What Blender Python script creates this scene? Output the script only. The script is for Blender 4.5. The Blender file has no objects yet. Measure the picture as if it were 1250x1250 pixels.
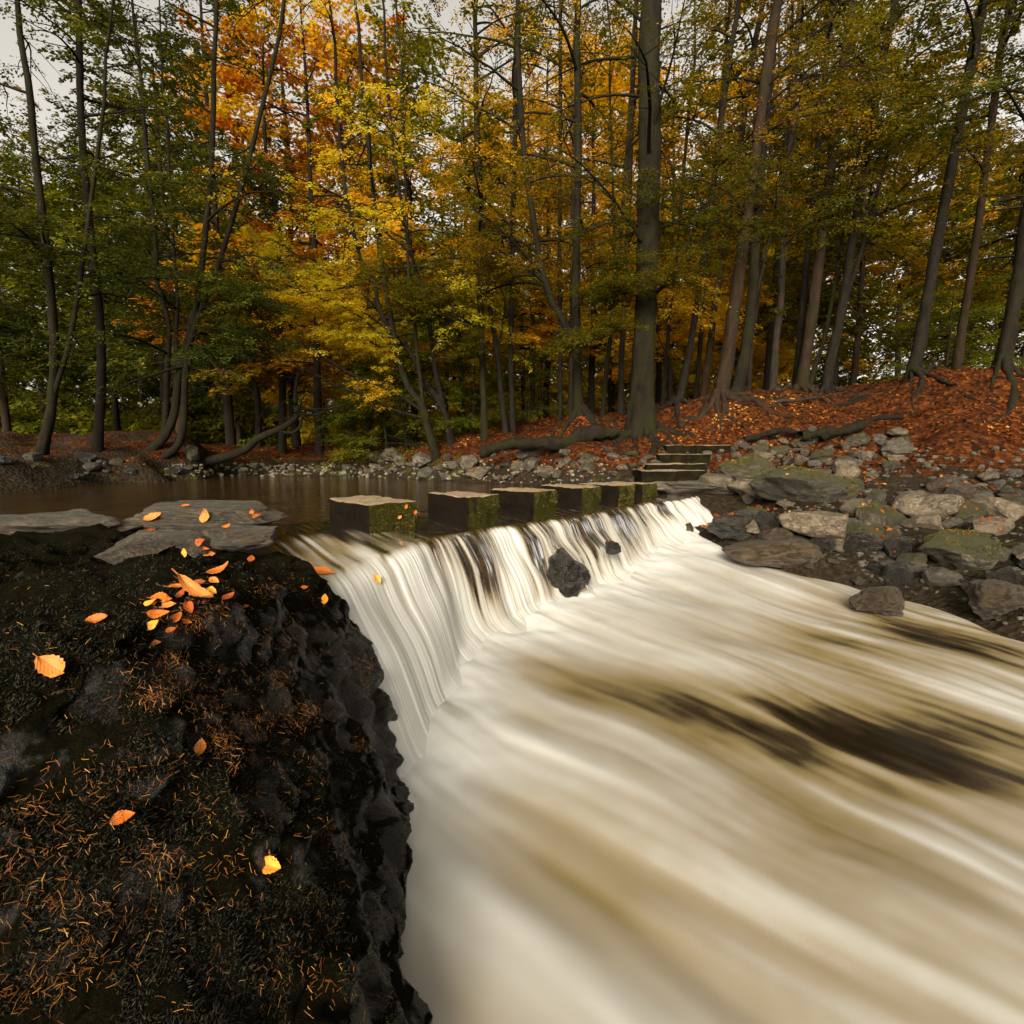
import bpy, math, random
import numpy as np
from mathutils import Vector, Matrix
from mathutils.bvhtree import BVHTree

# ------------------------------------------------------------------ camera, sky, sun, exposure
S = bpy.context.scene
COL = S.collection
FPX, CX, CY, HC = 620.0, 625.0, 625.0, 0.75          # focal length and centre in photo pixels, camera height over the pool
TH = math.atan(77.0 / FPX)                             # pitch down
cam = bpy.data.cameras.new('camera')
cam.lens = 36.0 * FPX / 1250.0
cam.clip_start, cam.clip_end = 0.05, 1000.0
cam_o = bpy.data.objects.new('camera', cam)
COL.objects.link(cam_o)
cam_o.location = (0, 0, HC)
cam_o.rotation_euler = (math.pi / 2 - TH, 0, 0)
S.camera = cam_o

SUN_EL, SUN_AZ = math.radians(25), math.radians(-168)   # azimuth from +Y (ahead), negative = left
W = bpy.data.worlds.new('World')
S.world = W
W.use_nodes = True
wn = W.node_tree
for n in list(wn.nodes):
    wn.nodes.remove(n)
w_out = wn.nodes.new('ShaderNodeOutputWorld')
w_bg = wn.nodes.new('ShaderNodeBackground')
w_sky = wn.nodes.new('ShaderNodeTexSky')
w_sky.sky_type = 'NISHITA'
w_sky.sun_disc = False
w_sky.sun_elevation = SUN_EL
w_sky.sun_rotation = SUN_AZ
w_sky.dust_density = 4.0
w_hs = wn.nodes.new('ShaderNodeHueSaturation')
w_hs.inputs['Saturation'].default_value = 0.12
w_mul = wn.nodes.new('ShaderNodeMix')
w_mul.data_type = 'RGBA'
w_mul.blend_type = 'MULTIPLY'
w_mul.inputs[0].default_value = 1.0
w_mul.inputs[7].default_value = (1.0, 0.93, 0.80, 1)
wn.links.new(w_sky.outputs[0], w_hs.inputs['Color'])
wn.links.new(w_hs.outputs[0], w_mul.inputs[6])
wn.links.new(w_mul.outputs[2], w_bg.inputs['Color'])
w_bg.inputs['Strength'].default_value = 0.15
wn.links.new(w_bg.outputs[0], w_out.inputs[0])
sun = bpy.data.lights.new('sun', 'SUN')
sun.energy = 2.5
sun.angle = math.radians(24)
sun.color = (1.0, 0.905, 0.75)
sun_o = bpy.data.objects.new('sun', sun)
COL.objects.link(sun_o)
sd = Vector((math.sin(SUN_AZ) * math.cos(SUN_EL), math.cos(SUN_AZ) * math.cos(SUN_EL), math.sin(SUN_EL)))
sun_o.rotation_euler = sd.to_track_quat('Z', 'Y').to_euler()
sun_o.location = sd * 40
S.view_settings.view_transform = 'Standard'
S.view_settings.look = 'None'
S.view_settings.gamma = 1.0
S.view_settings.exposure = 0.97
cy = S.cycles
cy.max_bounces = 7
cy.diffuse_bounces = 3
cy.glossy_bounces = 3
cy.transmission_bounces = 3
cy.transparent_max_bounces = 8
cy.caustics_reflective = False
cy.caustics_refractive = False
cy.use_denoising = True

# ------------------------------------------------------------------ helpers
rng = np.random.default_rng(11)
cT, sT = math.cos(TH), math.sin(TH)


def ray(px, py):
    a, b = (px - CX) / FPX, (CY - py) / FPX
    return np.array((a, cT + b * sT, -sT + b * cT))


def P(px, py, d):                                       # photo pixel + distance ahead -> point in the place
    r = ray(px, py)
    return np.array((0, 0, HC)) + r * (d / r[1])


def Z0(px, py, z=0.0):                                  # photo pixel -> point on a level
    r = ray(px, py)
    return np.array((0, 0, HC)) + r * ((z - HC) / r[2])


def proj(p):
    x, y, z = p[0], p[1], p[2] - HC
    f = y * cT - z * sT
    return CX + FPX * x / f, CY - FPX * (y * sT + z * cT) / f


def _h(ix, iy, iz, s):
    h = (ix.astype(np.uint32) * np.uint32(374761393) + iy.astype(np.uint32) * np.uint32(668265263)
         + iz.astype(np.uint32) * np.uint32(2147483647) + np.uint32(s * 1013904223 & 0xffffffff))
    h = (h ^ (h >> np.uint32(13))) * np.uint32(1274126177)
    h = (h ^ (h >> np.uint32(16))) * np.uint32(2246822519)
    h = h ^ (h >> np.uint32(15))
    return h.astype(np.float64) / 4294967295.0


def vnoise(p, s=0):                                     # value noise, -1..1
    p = np.asarray(p, float)
    i = np.floor(p).astype(np.int64)
    f = p - i
    f = f * f * f * (f * (f * 6 - 15) + 10)
    r = 0
    for dx in (0, 1):
        for dy in (0, 1):
            for dz in (0, 1):
                w = (f[:, 0] if dx else 1 - f[:, 0]) * (f[:, 1] if dy else 1 - f[:, 1]) * (f[:, 2] if dz else 1 - f[:, 2])
                r = r + w * _h(i[:, 0] + dx, i[:, 1] + dy, i[:, 2] + dz, s)
    return r * 2 - 1


def fbm(p, o=4, s=0, g=0.5):
    p = np.asarray(p, float)
    a, r = 1.0, 0
    for k in range(o):
        r = r + a * vnoise(p * 2 ** k + 17.3 * k, s + k)
        a *= g
    return r


def sstep(a, b, x):
    t = np.clip((x - a) / (b - a), 0, 1)
    return t * t * (3 - 2 * t)


def mk_mesh(name, V, F, mat=None, smooth=True, fattr=None, vattr=None):
    """F: one int array (M,k) or a list of such arrays."""
    if not isinstance(F, list):
        F = [F]
    F = [f for f in F if len(f)]
    me = bpy.data.meshes.new(name)
    V = np.ascontiguousarray(V, dtype=np.float32)
    me.vertices.add(len(V))
    me.vertices.foreach_set('co', V.ravel())
    li = np.concatenate([f.ravel() for f in F]).astype(np.int32)
    lt = np.concatenate([np.full(len(f), f.shape[1], np.int32) for f in F])
    ls = np.concatenate(([0], np.cumsum(lt)[:-1])).astype(np.int32)
    me.loops.add(len(li))
    me.loops.foreach_set('vertex_index', li)
    me.polygons.add(len(lt))
    me.polygons.foreach_set('loop_start', ls)
    me.polygons.foreach_set('loop_total', lt)
    me.polygons.foreach_set('use_smooth', np.full(len(lt), smooth, bool))
    for dom, at in (('FACE', fattr), ('POINT', vattr)):
        for k, a in (at or {}).items():
            x = me.attributes.new(k, 'FLOAT', dom)
            x.data.foreach_set('value', np.asarray(a, np.float32))
    me.update(calc_edges=True)
    me.validate()
    if mat:
        me.materials.append(mat)
    return me


def link(name, me, parent=None, loc=None):
    o = bpy.data.objects.new(name, me)
    COL.objects.link(o)
    if parent:
        o.parent = parent
    if loc is not None:
        o.location = loc
    return o


def tag(o, label=None, cat=None, group=None, kind=None):
    if label:
        o['label'] = label
    if cat:
        o['category'] = cat
    if group:
        o['group'] = group
    if kind:
        o['kind'] = kind
    return o


def root_at(name, loc, label, cat, group=None):
    o = bpy.data.objects.new(name, None)
    o.empty_display_size = 0.1
    COL.objects.link(o)
    o.location = loc
    return tag(o, label, cat, group)


def grid_faces(nu, nv, close_u=False):
    i = np.arange(nv - 1)[:, None]
    j = np.arange(nu if close_u else nu - 1)[None, :]
    j2 = (j + 1) % nu
    a, b, c, d = i * nu + j, i * nu + j2, (i + 1) * nu + j2, (i + 1) * nu + j
    return np.stack([a + 0 * b, b, c, d], -1).reshape(-1, 4)


def spline(pts, n):
    pts = np.asarray(pts, float)
    if len(pts) == 2:
        t = np.linspace(0, 1, n)[:, None]
        return pts[0] * (1 - t) + pts[1] * t
    p = np.vstack([2 * pts[0] - pts[1], pts, 2 * pts[-1] - pts[-2]])
    m = len(pts) - 1
    t = np.linspace(0, m - 1e-6, n)
    k = t.astype(int)
    u = (t - k)[:, None]
    p0, p1, p2, p3 = p[k], p[k + 1], p[k + 2], p[k + 3]
    return 0.5 * (2 * p1 + (p2 - p0) * u + (2 * p0 - 5 * p1 + 4 * p2 - p3) * u ** 2 + (3 * p1 - p0 - 3 * p2 + p3) * u ** 3)


class MB:
    def __init__(self):
        self.V, self.F, self.n = [], {}, 0

    def add(self, V, F):
        self.F.setdefault(F.shape[1], []).append(F + self.n)
        self.V.append(V)
        self.n += len(V)

    def tube(self, pts, rad, seg=8, flare=0.0, flare_h=0.4, rough=0.0, lobes=5, seed=0):
        pts = np.asarray(pts, float)
        n = len(pts)
        rad = np.asarray(rad, float)
        T = np.gradient(pts, axis=0)
        T /= np.linalg.norm(T, axis=1)[:, None] + 1e-9
        ref = np.array((0.31, 0.95, 0.05)) if abs(T[0][2]) > 0.7 else np.array((0, 0, 1.0))
        A = np.cross(T, ref)
        A /= np.linalg.norm(A, axis=1)[:, None] + 1e-9
        B = np.cross(T, A)
        th = np.linspace(0, 2 * np.pi, seg, endpoint=False)
        R = np.repeat(rad[:, None], seg, 1)
        if flare:
            h = np.cumsum(np.concatenate(([0], np.linalg.norm(np.diff(pts, axis=0), axis=1))))
            e = np.exp(-h / flare_h)[:, None]
            R = R * (1 + flare * e * (1 + 0.45 * np.cos(lobes * th + seed)[None, :]))
        V = pts[:, None, :] + R[..., None] * (A[:, None, :] * np.cos(th)[None, :, None] + B[:, None, :] * np.sin(th)[None, :, None])
        V = V.reshape(-1, 3)
        if rough:
            D = (V - np.repeat(pts, seg, 0))
            V = V + D * (rough * fbm(V * np.array((9, 9, 3.0)), 3, seed))[:, None]
        self.add(V, grid_faces(seg, n, True))

    def arrays(self):
        return np.concatenate(self.V), [np.concatenate(v) for v in self.F.values()]

    def build(self, name, mat, parent=None, smooth=True, origin=None):
        V, F = self.arrays()
        if origin is not None:
            V = V - np.asarray(origin)
        return link(name, mk_mesh(name, V, F, mat, smooth), parent)


# ------------------------------------------------------------------ materials
class M:
    def __init__(self, name):
        self.m = bpy.data.materials.new(name)
        self.m.use_nodes = True
        self.t = self.m.node_tree
        for n in list(self.t.nodes):
            self.t.nodes.remove(n)
        self.out = self.n('ShaderNodeOutputMaterial')

    def n(self, ty, **kw):
        x = self.t.nodes.new(ty)
        for k, v in kw.items():
            setattr(x, k, v)
        return x

    def l(self, a, b):
        self.t.links.new(a, b)

    def val(self, x, s):
        if isinstance(x, (int, float)):
            s.default_value = (x, x, x, 1) if s.type == 'RGBA' else x
        elif isinstance(x, tuple):
            s.default_value = x if len(x) != 3 or s.type == 'VECTOR' else x + (1,)
        else:
            self.l(x, s)

    def coord(self, obj=True, scale=(1, 1, 1)):
        c = self.n('ShaderNodeTexCoord') if obj else self.n('ShaderNodeNewGeometry')
        mp = self.n('ShaderNodeMapping')
        mp.inputs['Scale'].default_value = scale
        self.l(c.outputs['Object' if obj else 'Position'], mp.inputs[0])
        return mp.outputs[0]

    def noise(self, vec, scale, detail=5, rough=0.6, dist=0.0):
        x = self.n('ShaderNodeTexNoise')
        self.l(vec, x.inputs['Vector'])
        x.inputs['Scale'].default_value = scale
        x.inputs['Detail'].default_value = detail
        x.inputs['Roughness'].default_value = rough
        x.inputs['Distortion'].default_value = dist
        return x.outputs['Fac']

    def vor(self, vec, scale, out='Color', feature='F1'):
        x = self.n('ShaderNodeTexVoronoi', feature=feature)
        self.l(vec, x.inputs['Vector'])
        x.inputs['Scale'].default_value = scale
        return x.outputs[out]

    def ramp(self, fac, stops, interp='LINEAR'):
        x = self.n('ShaderNodeValToRGB')
        cr = x.color_ramp
        cr.interpolation = interp
        while len(cr.elements) > 1:
            cr.elements.remove(cr.elements[-1])
        cr.elements[0].position = stops[0][0]
        c = stops[0][1]
        cr.elements[0].color = (c, c, c, 1) if isinstance(c, (int, float)) else c + (1,)
        for p, c in stops[1:]:
            e = cr.elements.new(p)
            e.color = (c, c, c, 1) if isinstance(c, (int, float)) else c + (1,)
        self.val(fac, x.inputs[0])
        return x.outputs[0]

    def mix(self, fac, a, b, mode='MIX'):
        x = self.n('ShaderNodeMix', data_type='RGBA', blend_type=mode)
        self.val(fac, x.inputs[0])
        self.val(a, x.inputs[6])
        self.val(b, x.inputs[7])
        return x.outputs[2]

    def math(self, op, a, b=0.0, c=0.0, clamp=False):
        x = self.n('ShaderNodeMath', operation=op, use_clamp=clamp)
        self.val(a, x.inputs[0])
        self.val(b, x.inputs[1])
        self.val(c, x.inputs[2])
        return x.outputs[0]

    def ndot(self, d):
        g = self.n('ShaderNodeNewGeometry')
        x = self.n('ShaderNodeVectorMath', operation='DOT_PRODUCT')
        self.l(g.outputs['Normal'], x.inputs[0])
        x.inputs[1].default_value = d
        return x.outputs['Value']

    def attr(self, name, out='Fac'):
        x = self.n('ShaderNodeAttribute', attribute_name=name)
        return x.outputs[out]

    def bump(self, h, strength=0.5, dist=0.02, prev=None):
        x = self.n('ShaderNodeBump')
        x.inputs['Strength'].default_value = strength
        x.inputs['Distance'].default_value = dist
        self.val(h, x.inputs['Height'])
        if prev is not None:
            self.l(prev, x.inputs['Normal'])
        return x.outputs[0]

    def pbr(self, col, rough=0.8, nrm=None, spec=0.5, **kw):
        x = self.n('ShaderNodeBsdfPrincipled')
        self.val(col, x.inputs['Base Color'])
        self.val(rough, x.inputs['Roughness'])
        self.val(spec, x.inputs['Specular IOR Level'])
        if nrm is not None:
            self.l(nrm, x.inputs['Normal'])
        for k, v in kw.items():
            self.val(v, x.inputs[k])
        return x.outputs[0]

    def done(self, sh):
        self.l(sh, self.out.inputs[0])
        return self.m


def mat_bark(name, c1, c2, moss=0.3, mc=(0.013, 0.0145, 0.0035)):
    m = M(name)
    v = m.coord(False, (1, 1, 0.35))
    f = m.noise(v, 9, 8, 0.7)
    c = m.ramp(f, [(0.3, c1), (0.7, c2)])
    g = m.noise(m.coord(False), 2.2, 6, 0.7)
    mk = m.ramp(g, [(0.62 - moss * 0.35, 0.0), (0.75 - moss * 0.3, 1.0)])
    c = m.mix(mk, c, mc)
    f2 = m.noise(v, 40, 5, 0.7)
    b = m.bump(m.math('ADD', f, m.math('MULTIPLY', f2, 0.4)), 0.8, 0.03)
    return m.done(m.pbr(c, 0.9, b, 0.1))


def mat_rock(name, c1, c2, c3, moss=0.0, rough=0.7, wet=0.0, mossc=((0.014, 0.015, 0.003), (0.10, 0.09, 0.013)), spots=0.0):
    m = M(name)
    v = m.coord(True)
    oi = m.n('ShaderNodeObjectInfo')
    off = m.n('ShaderNodeVectorMath', operation='ADD')
    m.l(v, off.inputs[0])
    sc = m.n('ShaderNodeVectorMath', operation='SCALE')
    m.l(oi.outputs['Location'], sc.inputs[0])
    sc.inputs['Scale'].default_value = 3.7
    m.l(sc.outputs[0], off.inputs[1])
    v = off.outputs[0]
    f = m.noise(v, 2.2, 10, 0.72, 0.4)
    f2 = m.noise(v, 16, 8, 0.75)
    crk = m.ramp(m.math('ABSOLUTE', m.math('SUBTRACT', m.noise(v, 1.6, 6, 0.65, 0.8), 0.5)), [(0.0, 1.0), (0.025, 0.0)])
    c = m.ramp(f, [(0.28, c1), (0.5, c2), (0.72, c3)])
    c = m.mix(m.math('MULTIPLY', crk, 0.7), c, c1)
    c = m.mix(m.math('MULTIPLY', m.ramp(f2, [(0.35, 1.0), (0.6, 0.0)]), 0.6), c, c1)
    c = m.mix(1.0, c, m.ramp(oi.outputs['Random'], [(0, (0.65, 0.62, 0.56)), (1, (1.15, 1.08, 0.98))]), 'MULTIPLY')
    rg = m.ramp(f2, [(0.3, max(0.05, rough - 0.2)), (0.7, min(1, rough + 0.15))])
    bh = m.math('SUBTRACT', m.math('ADD', f, m.math('MULTIPLY', f2, 0.45)), m.math('MULTIPLY', crk, 0.25))
    if spots:
        lich = m.ramp(m.noise(v, 13, 3, 0.5), [(0.62, 0.0), (0.68, 1.0)])
        c = m.mix(m.math('MULTIPLY', lich, spots), c, (0.42, 0.42, 0.36))
    if moss:
        up = m.ndot((0.1, -0.2, 0.95))
        k = m.math('ADD', m.math('MULTIPLY', up, 0.45), m.noise(v, 2.4, 8, 0.7))
        k = m.math('ADD', k, m.math('MULTIPLY', m.math('SUBTRACT', m.noise(v, 17, 5, 0.7), 0.5), 0.5))
        mk = m.ramp(k, [(1.02 - 0.5 * moss, 0.0), (1.14 - 0.5 * moss, 1.0)])
        fine = m.noise(v, 30, 7, 0.8)
        mcol = m.ramp(fine, [(0.35, mossc[0]), (0.68, mossc[1])])
        c = m.mix(mk, c, mcol)
        rg = m.mix(mk, rg, 0.95)
        bh = m.math('ADD', bh, m.math('MULTIPLY', mk, m.math('ADD', 0.2, m.math('MULTIPLY', fine, 0.9))))
    b = m.bump(bh, 0.9, 0.08)
    return m.done(m.pbr(c, rg, b, 0.5 if not wet else 0.7))


def mat_leaf(name, stops, trans=0.55):
    m = M(name)
    r = m.attr('rnd')
    c = m.ramp(r, stops)
    d = m.n('ShaderNodeBsdfDiffuse')
    m.l(c, d.inputs[0])
    t = m.n('ShaderNodeBsdfTranslucent')
    m.l(m.mix(1.0, c, (1.25, 1.1, 0.6), 'MULTIPLY'), t.inputs[0])
    x = m.n('ShaderNodeMixShader')
    x.inputs[0].default_value = trans
    m.l(d.outputs[0], x.inputs[1])
    m.l(t.outputs[0], x.inputs[2])
    return m.done(x.outputs[0])


BARK = mat_bark('bark_dark', (0.0045, 0.0033, 0.0024), (0.016, 0.012, 0.008), 0.25)
BARKM = mat_bark('bark_mossy', (0.005, 0.0037, 0.0022), (0.018, 0.0135, 0.008), 0.45, (0.012, 0.0125, 0.003))
BARKG = mat_bark('bark_grey', (0.011, 0.0085, 0.006), (0.038, 0.029, 0.021), 0.2)
BARKB = mat_bark('bark_brown', (0.009, 0.0055, 0.0035), (0.033, 0.02, 0.011), 0.25)
ROCK = mat_rock('rock_grey', (0.035, 0.03, 0.024), (0.12, 0.105, 0.08), (0.24, 0.21, 0.165), 0.25, 0.75)
ROCKT = mat_rock('rock_tan', (0.05, 0.038, 0.024), (0.17, 0.135, 0.09), (0.3, 0.25, 0.175), 0.1, 0.75, spots=0.4)
ROCKM = mat_rock('rock_mossy', (0.02, 0.017, 0.011), (0.10, 0.085, 0.056), (0.22, 0.19, 0.13), 0.8, 0.8)
ROCKW = mat_rock('rock_wet', (0.008, 0.0062, 0.0042), (0.022, 0.0175, 0.0115), (0.062, 0.051, 0.036), 0.0, 0.22, 1)
ROCKB = mat_rock('rock_brown', (0.02, 0.013, 0.006), (0.062, 0.042, 0.02), (0.12, 0.085, 0.045), 0.15, 0.4, 1)
SLAB = mat_rock('rock_slab', (0.016, 0.0115, 0.006), (0.092, 0.068, 0.038), (0.25, 0.19, 0.11), 0.22, 0.5, 0.5, ((0.015, 0.016, 0.003), (0.06, 0.055, 0.008)), 0.25)
AMBER = mat_rock('weir_sill_amber', (0.03, 0.015, 0.004), (0.14, 0.072, 0.016), (0.3, 0.165, 0.04), 0.0, 0.6)
PALE = mat_rock('rock_pale', (0.15, 0.13, 0.1), (0.32, 0.29, 0.22), (0.5, 0.45, 0.36), 0.05, 0.8)

def mat_pebbles(name, a, b, c):
    m = M(name)
    v = m.coord(False)
    f = m.noise(v, 9, 8, 0.7)
    col = m.ramp(f, [(0.3, a), (0.5, b), (0.7, c)])
    return m.done(m.pbr(col, 0.7, m.bump(m.noise(v, 40, 6, 0.7), 0.7, 0.02), 0.3))


mat_pebble = mat_pebbles('pebbles_dark', (0.012, 0.010, 0.007), (0.05, 0.042, 0.03), (0.12, 0.1, 0.07))
mat_pebble2 = mat_pebbles('pebbles_pale', (0.03, 0.024, 0.016), (0.12, 0.1, 0.07), (0.26, 0.22, 0.16))
LEAF = {  # stops from young green to turned leaves
    'green': mat_leaf('leaf_green', [(0, (0.05, 0.07, 0.008)), (0.5, (0.12, 0.14, 0.012)), (0.85, (0.24, 0.21, 0.016)), (1, (0.42, 0.28, 0.02))]),
    'dark': mat_leaf('leaf_dark', [(0, (0.025, 0.035, 0.007)), (0.6, (0.06, 0.075, 0.012)), (0.92, (0.13, 0.12, 0.014)), (1, (0.3, 0.18, 0.02))], 0.4),
    'yellow': mat_leaf('leaf_yellow', [(0, (0.22, 0.19, 0.014)), (0.35, (0.52, 0.34, 0.02)), (0.75, (0.68, 0.40, 0.022)), (1, (0.58, 0.24, 0.014))], 0.5),
    'orange': mat_leaf('leaf_orange', [(0, (0.2, 0.11, 0.01)), (0.4, (0.42, 0.19, 0.014)), (0.8, (0.42, 0.12, 0.01)), (1, (0.26, 0.055, 0.008))]),
    'glow': mat_leaf('leaf_glow', [(0, (0.25, 0.27, 0.015)), (0.4, (0.5, 0.42, 0.025)), (0.75, (0.66, 0.44, 0.025)), (1, (0.6, 0.28, 0.015))], 0.6),
    'olive': mat_leaf('leaf_olive', [(0, (0.034, 0.042, 0.006)), (0.5, (0.105, 0.10, 0.009)), (0.8, (0.25, 0.165, 0.012)), (1, (0.3, 0.115, 0.009))]),  # olive hue, darkened to paint shade into the right-hand woods
}


def mat_litter():
    m = M('leaf_litter_leaves')
    c = m.ramp(m.attr('rnd'), [(0, (0.018, 0.007, 0.003)), (0.35, (0.062, 0.016, 0.004)), (0.7, (0.125, 0.03, 0.005)), (0.93, (0.22, 0.07, 0.010)), (1, (0.32, 0.16, 0.03))])
    return m.done(m.pbr(c, 0.8, None, 0.05))


def mat_ground():
    m = M('ground_soil')
    v = m.coord(False)
    cell = m.vor(v, 16, 'Color')
    sep = m.n('ShaderNodeSeparateColor')
    m.l(cell, sep.inputs[0])
    lit = m.ramp(sep.outputs[0], [(0, (0.010, 0.005, 0.003)), (0.4, (0.034, 0.011, 0.0035)), (0.8, (0.06, 0.017, 0.0045)), (1, (0.1, 0.035, 0.008))])
    soil = m.ramp(m.noise(v, 14, 8, 0.75), [(0.3, (0.006, 0.0045, 0.003)), (0.55, (0.022, 0.016, 0.010)), (0.78, (0.055, 0.043, 0.03))])
    moss = m.ramp(m.noise(v, 45, 5, 0.7), [(0.3, (0.02, 0.025, 0.004)), (0.7, (0.075, 0.075, 0.01))])
    cov = m.attr('litter')
    k = m.math('ADD', cov, m.math('MULTIPLY', m.math('SUBTRACT', m.noise(v, 1.7, 7, 0.7), 0.5), 1.6))
    c = m.mix(m.ramp(k, [(0.35, 0.0), (0.6, 1.0)]), soil, lit)
    k2 = m.math('ADD', m.attr('moss'), m.math('MULTIPLY', m.math('SUBTRACT', m.noise(v, 2.3, 7, 0.7), 0.5), 1.8))
    c = m.mix(m.ramp(k2, [(0.5, 0.0), (0.75, 1.0)]), c, moss)
    bh = m.math('ADD', m.vor(v, 16, 'Distance'), m.noise(v, 6, 8, 0.7))
    return m.done(m.pbr(c, 0.9, m.bump(bh, 0.7, 0.04), 0.03))


def mat_block(name='stepping_stone_block', mossy=1.0):
    m = M(name)
    v = m.coord(False)
    f = m.noise(v, 7, 9, 0.7)
    f2 = m.noise(v, 60, 5, 0.75)
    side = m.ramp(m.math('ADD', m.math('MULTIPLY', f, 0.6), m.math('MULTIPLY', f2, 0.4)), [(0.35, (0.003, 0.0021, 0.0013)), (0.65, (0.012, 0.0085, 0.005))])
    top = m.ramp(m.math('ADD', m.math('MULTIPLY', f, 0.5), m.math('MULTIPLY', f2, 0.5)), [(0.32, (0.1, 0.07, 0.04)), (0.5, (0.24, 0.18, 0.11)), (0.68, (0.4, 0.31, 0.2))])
    c = m.mix(m.ramp(m.ndot((0, 0, 1)), [(0.5, 0.0), (0.8, 1.0)]), side, top)  # shade put into the colour: sides near black, tops pale as if lit
    k = m.math('ADD', m.math('MULTIPLY', m.ndot((0.714, -0.7, 0.0)), 0.5), m.noise(v, 6, 6, 0.7))
    mk = m.math('MULTIPLY', m.ramp(k, [(0.82, 0.0), (0.95, 1.0)]), mossy)
    fine = m.noise(v, 90, 5, 0.75)
    moss = m.ramp(fine, [(0.35, (0.010, 0.010, 0.002)), (0.62, (0.045, 0.042, 0.006)), (0.8, (0.12, 0.09, 0.014))])
    c = m.mix(mk, c, moss)
    bh = m.math('ADD', m.math('ADD', f, m.math('MULTIPLY', f2, 0.5)), m.math('MULTIPLY', mk, fine))
    return m.done(m.pbr(c, m.mix(mk, 0.75, 0.95), m.bump(bh, 0.8, 0.03), 0.03))


def mat_pool():
    m = M('pool_water')
    v = m.coord(False)
    f = m.noise(v, 1.1, 4, 0.6)
    c = m.ramp(f, [(0.3, (0.012, 0.006, 0.0016)), (0.7, (0.036, 0.018, 0.0045))])
    h = m.noise(m.coord(False, (1.0, 1.8, 1)), 5.5, 3, 0.5)
    return m.done(m.pbr(c, 0.09, m.bump(h, 0.55, 0.03), 0.6, IOR=1.33))


def mat_foam(name, translucent=False):
    m = M(name)
    f = m.attr('foam')
    c = m.ramp(f, [(0.0, (0.008, 0.005, 0.002)), (0.24, (0.03, 0.02, 0.009)), (0.42, (0.15, 0.113, 0.047)), (0.66, (0.235, 0.2, 0.145)), (0.85, (0.335, 0.322, 0.285)), (1.0, (0.47, 0.462, 0.435))])
    r = m.ramp(f, [(0.0, 0.18), (0.3, 0.4), (0.6, 0.75)])
    sh = m.pbr(c, r, None, m.ramp(f, [(0, 0.5), (0.6, 0.15)]))
    return m.done(sh)


def mat_fall():
    m = M('falling_water')
    f = m.attr('foam')
    k = m.attr('clear')
    c = m.ramp(f, [(0.0, (0.07, 0.045, 0.02)), (0.3, (0.24, 0.19, 0.12)), (0.6, (0.315, 0.292, 0.248)), (1.0, (0.46, 0.451, 0.42))])
    silk = m.pbr(c, 0.5, None, 0.3)
    gl = m.n('ShaderNodeBsdfGlossy')
    gl.inputs['Roughness'].default_value = 0.12
    gl.inputs['Color'].default_value = (1, 1, 1, 1)
    tr = m.n('ShaderNodeBsdfTransparent')
    m.l(m.ramp(f, [(0, (0.8, 0.62, 0.36)), (0.3, (0.9, 0.82, 0.66))]), tr.inputs[0])
    fr = m.n('ShaderNodeFresnel')
    fr.inputs[0].default_value = 1.33
    x = m.n('ShaderNodeMixShader')
    m.l(fr.outputs[0], x.inputs[0])
    m.l(tr.outputs[0], x.inputs[1])
    m.l(gl.outputs[0], x.inputs[2])
    y = m.n('ShaderNodeMixShader')
    m.l(k, y.inputs[0])
    m.l(silk, y.inputs[1])
    m.l(x.outputs[0], y.inputs[2])
    return m.done(y.outputs[0])


def mat_mound():
    m = M('mossy_outcrop')
    v = m.coord(False)
    f = m.noise(v, 6, 9, 0.72, 0.3)
    f2 = m.noise(v, 55, 6, 0.75)
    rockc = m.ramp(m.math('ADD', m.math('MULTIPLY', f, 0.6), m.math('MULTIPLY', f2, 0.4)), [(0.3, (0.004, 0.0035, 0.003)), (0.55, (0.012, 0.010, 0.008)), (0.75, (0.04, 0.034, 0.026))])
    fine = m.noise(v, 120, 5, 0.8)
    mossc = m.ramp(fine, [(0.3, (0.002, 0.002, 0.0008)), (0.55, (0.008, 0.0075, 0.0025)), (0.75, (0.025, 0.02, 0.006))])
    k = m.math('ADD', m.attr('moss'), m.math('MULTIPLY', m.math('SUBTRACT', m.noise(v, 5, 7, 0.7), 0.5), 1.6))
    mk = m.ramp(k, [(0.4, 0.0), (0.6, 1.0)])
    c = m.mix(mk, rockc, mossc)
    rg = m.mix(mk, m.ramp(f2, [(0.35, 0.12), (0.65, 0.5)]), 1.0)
    bh = m.math('ADD', m.math('ADD', f, m.math('MULTIPLY', f2, 0.5)), m.math('MULTIPLY', mk, fine))
    return m.done(m.pbr(c, rg, m.bump(bh, 0.9, 0.03), m.mix(mk, 0.35, 0.03)))


def mat_dead_leaf(name, a, b, spot):
    m = M(name)
    v = m.coord(True)
    u = m.attr('lu')
    w = m.attr('lv')
    c = m.mix(m.noise(v, 30, 5, 0.7), a, b)
    vein = m.math('ABSOLUTE', m.math('SINE', m.math('ADD', m.math('MULTIPLY', u, 26.0), m.math('MULTIPLY', m.math('ABSOLUTE', w), -9.0))))
    c = m.mix(m.math('MULTIPLY', m.ramp(vein, [(0.0, 1.0), (0.22, 0.0)]), 0.35), c, spot)
    c = m.mix(m.ramp(m.math('ABSOLUTE', w), [(0.0, 0.7), (0.09, 0.0)]), c, spot)
    sp = m.ramp(m.noise(v, 55, 3, 0.6), [(0.62, 0.0), (0.68, 0.8)])
    c = m.mix(sp, c, spot)
    return m.done(m.pbr(c, 0.5, m.bump(vein, 0.25, 0.002), 0.2))


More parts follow.
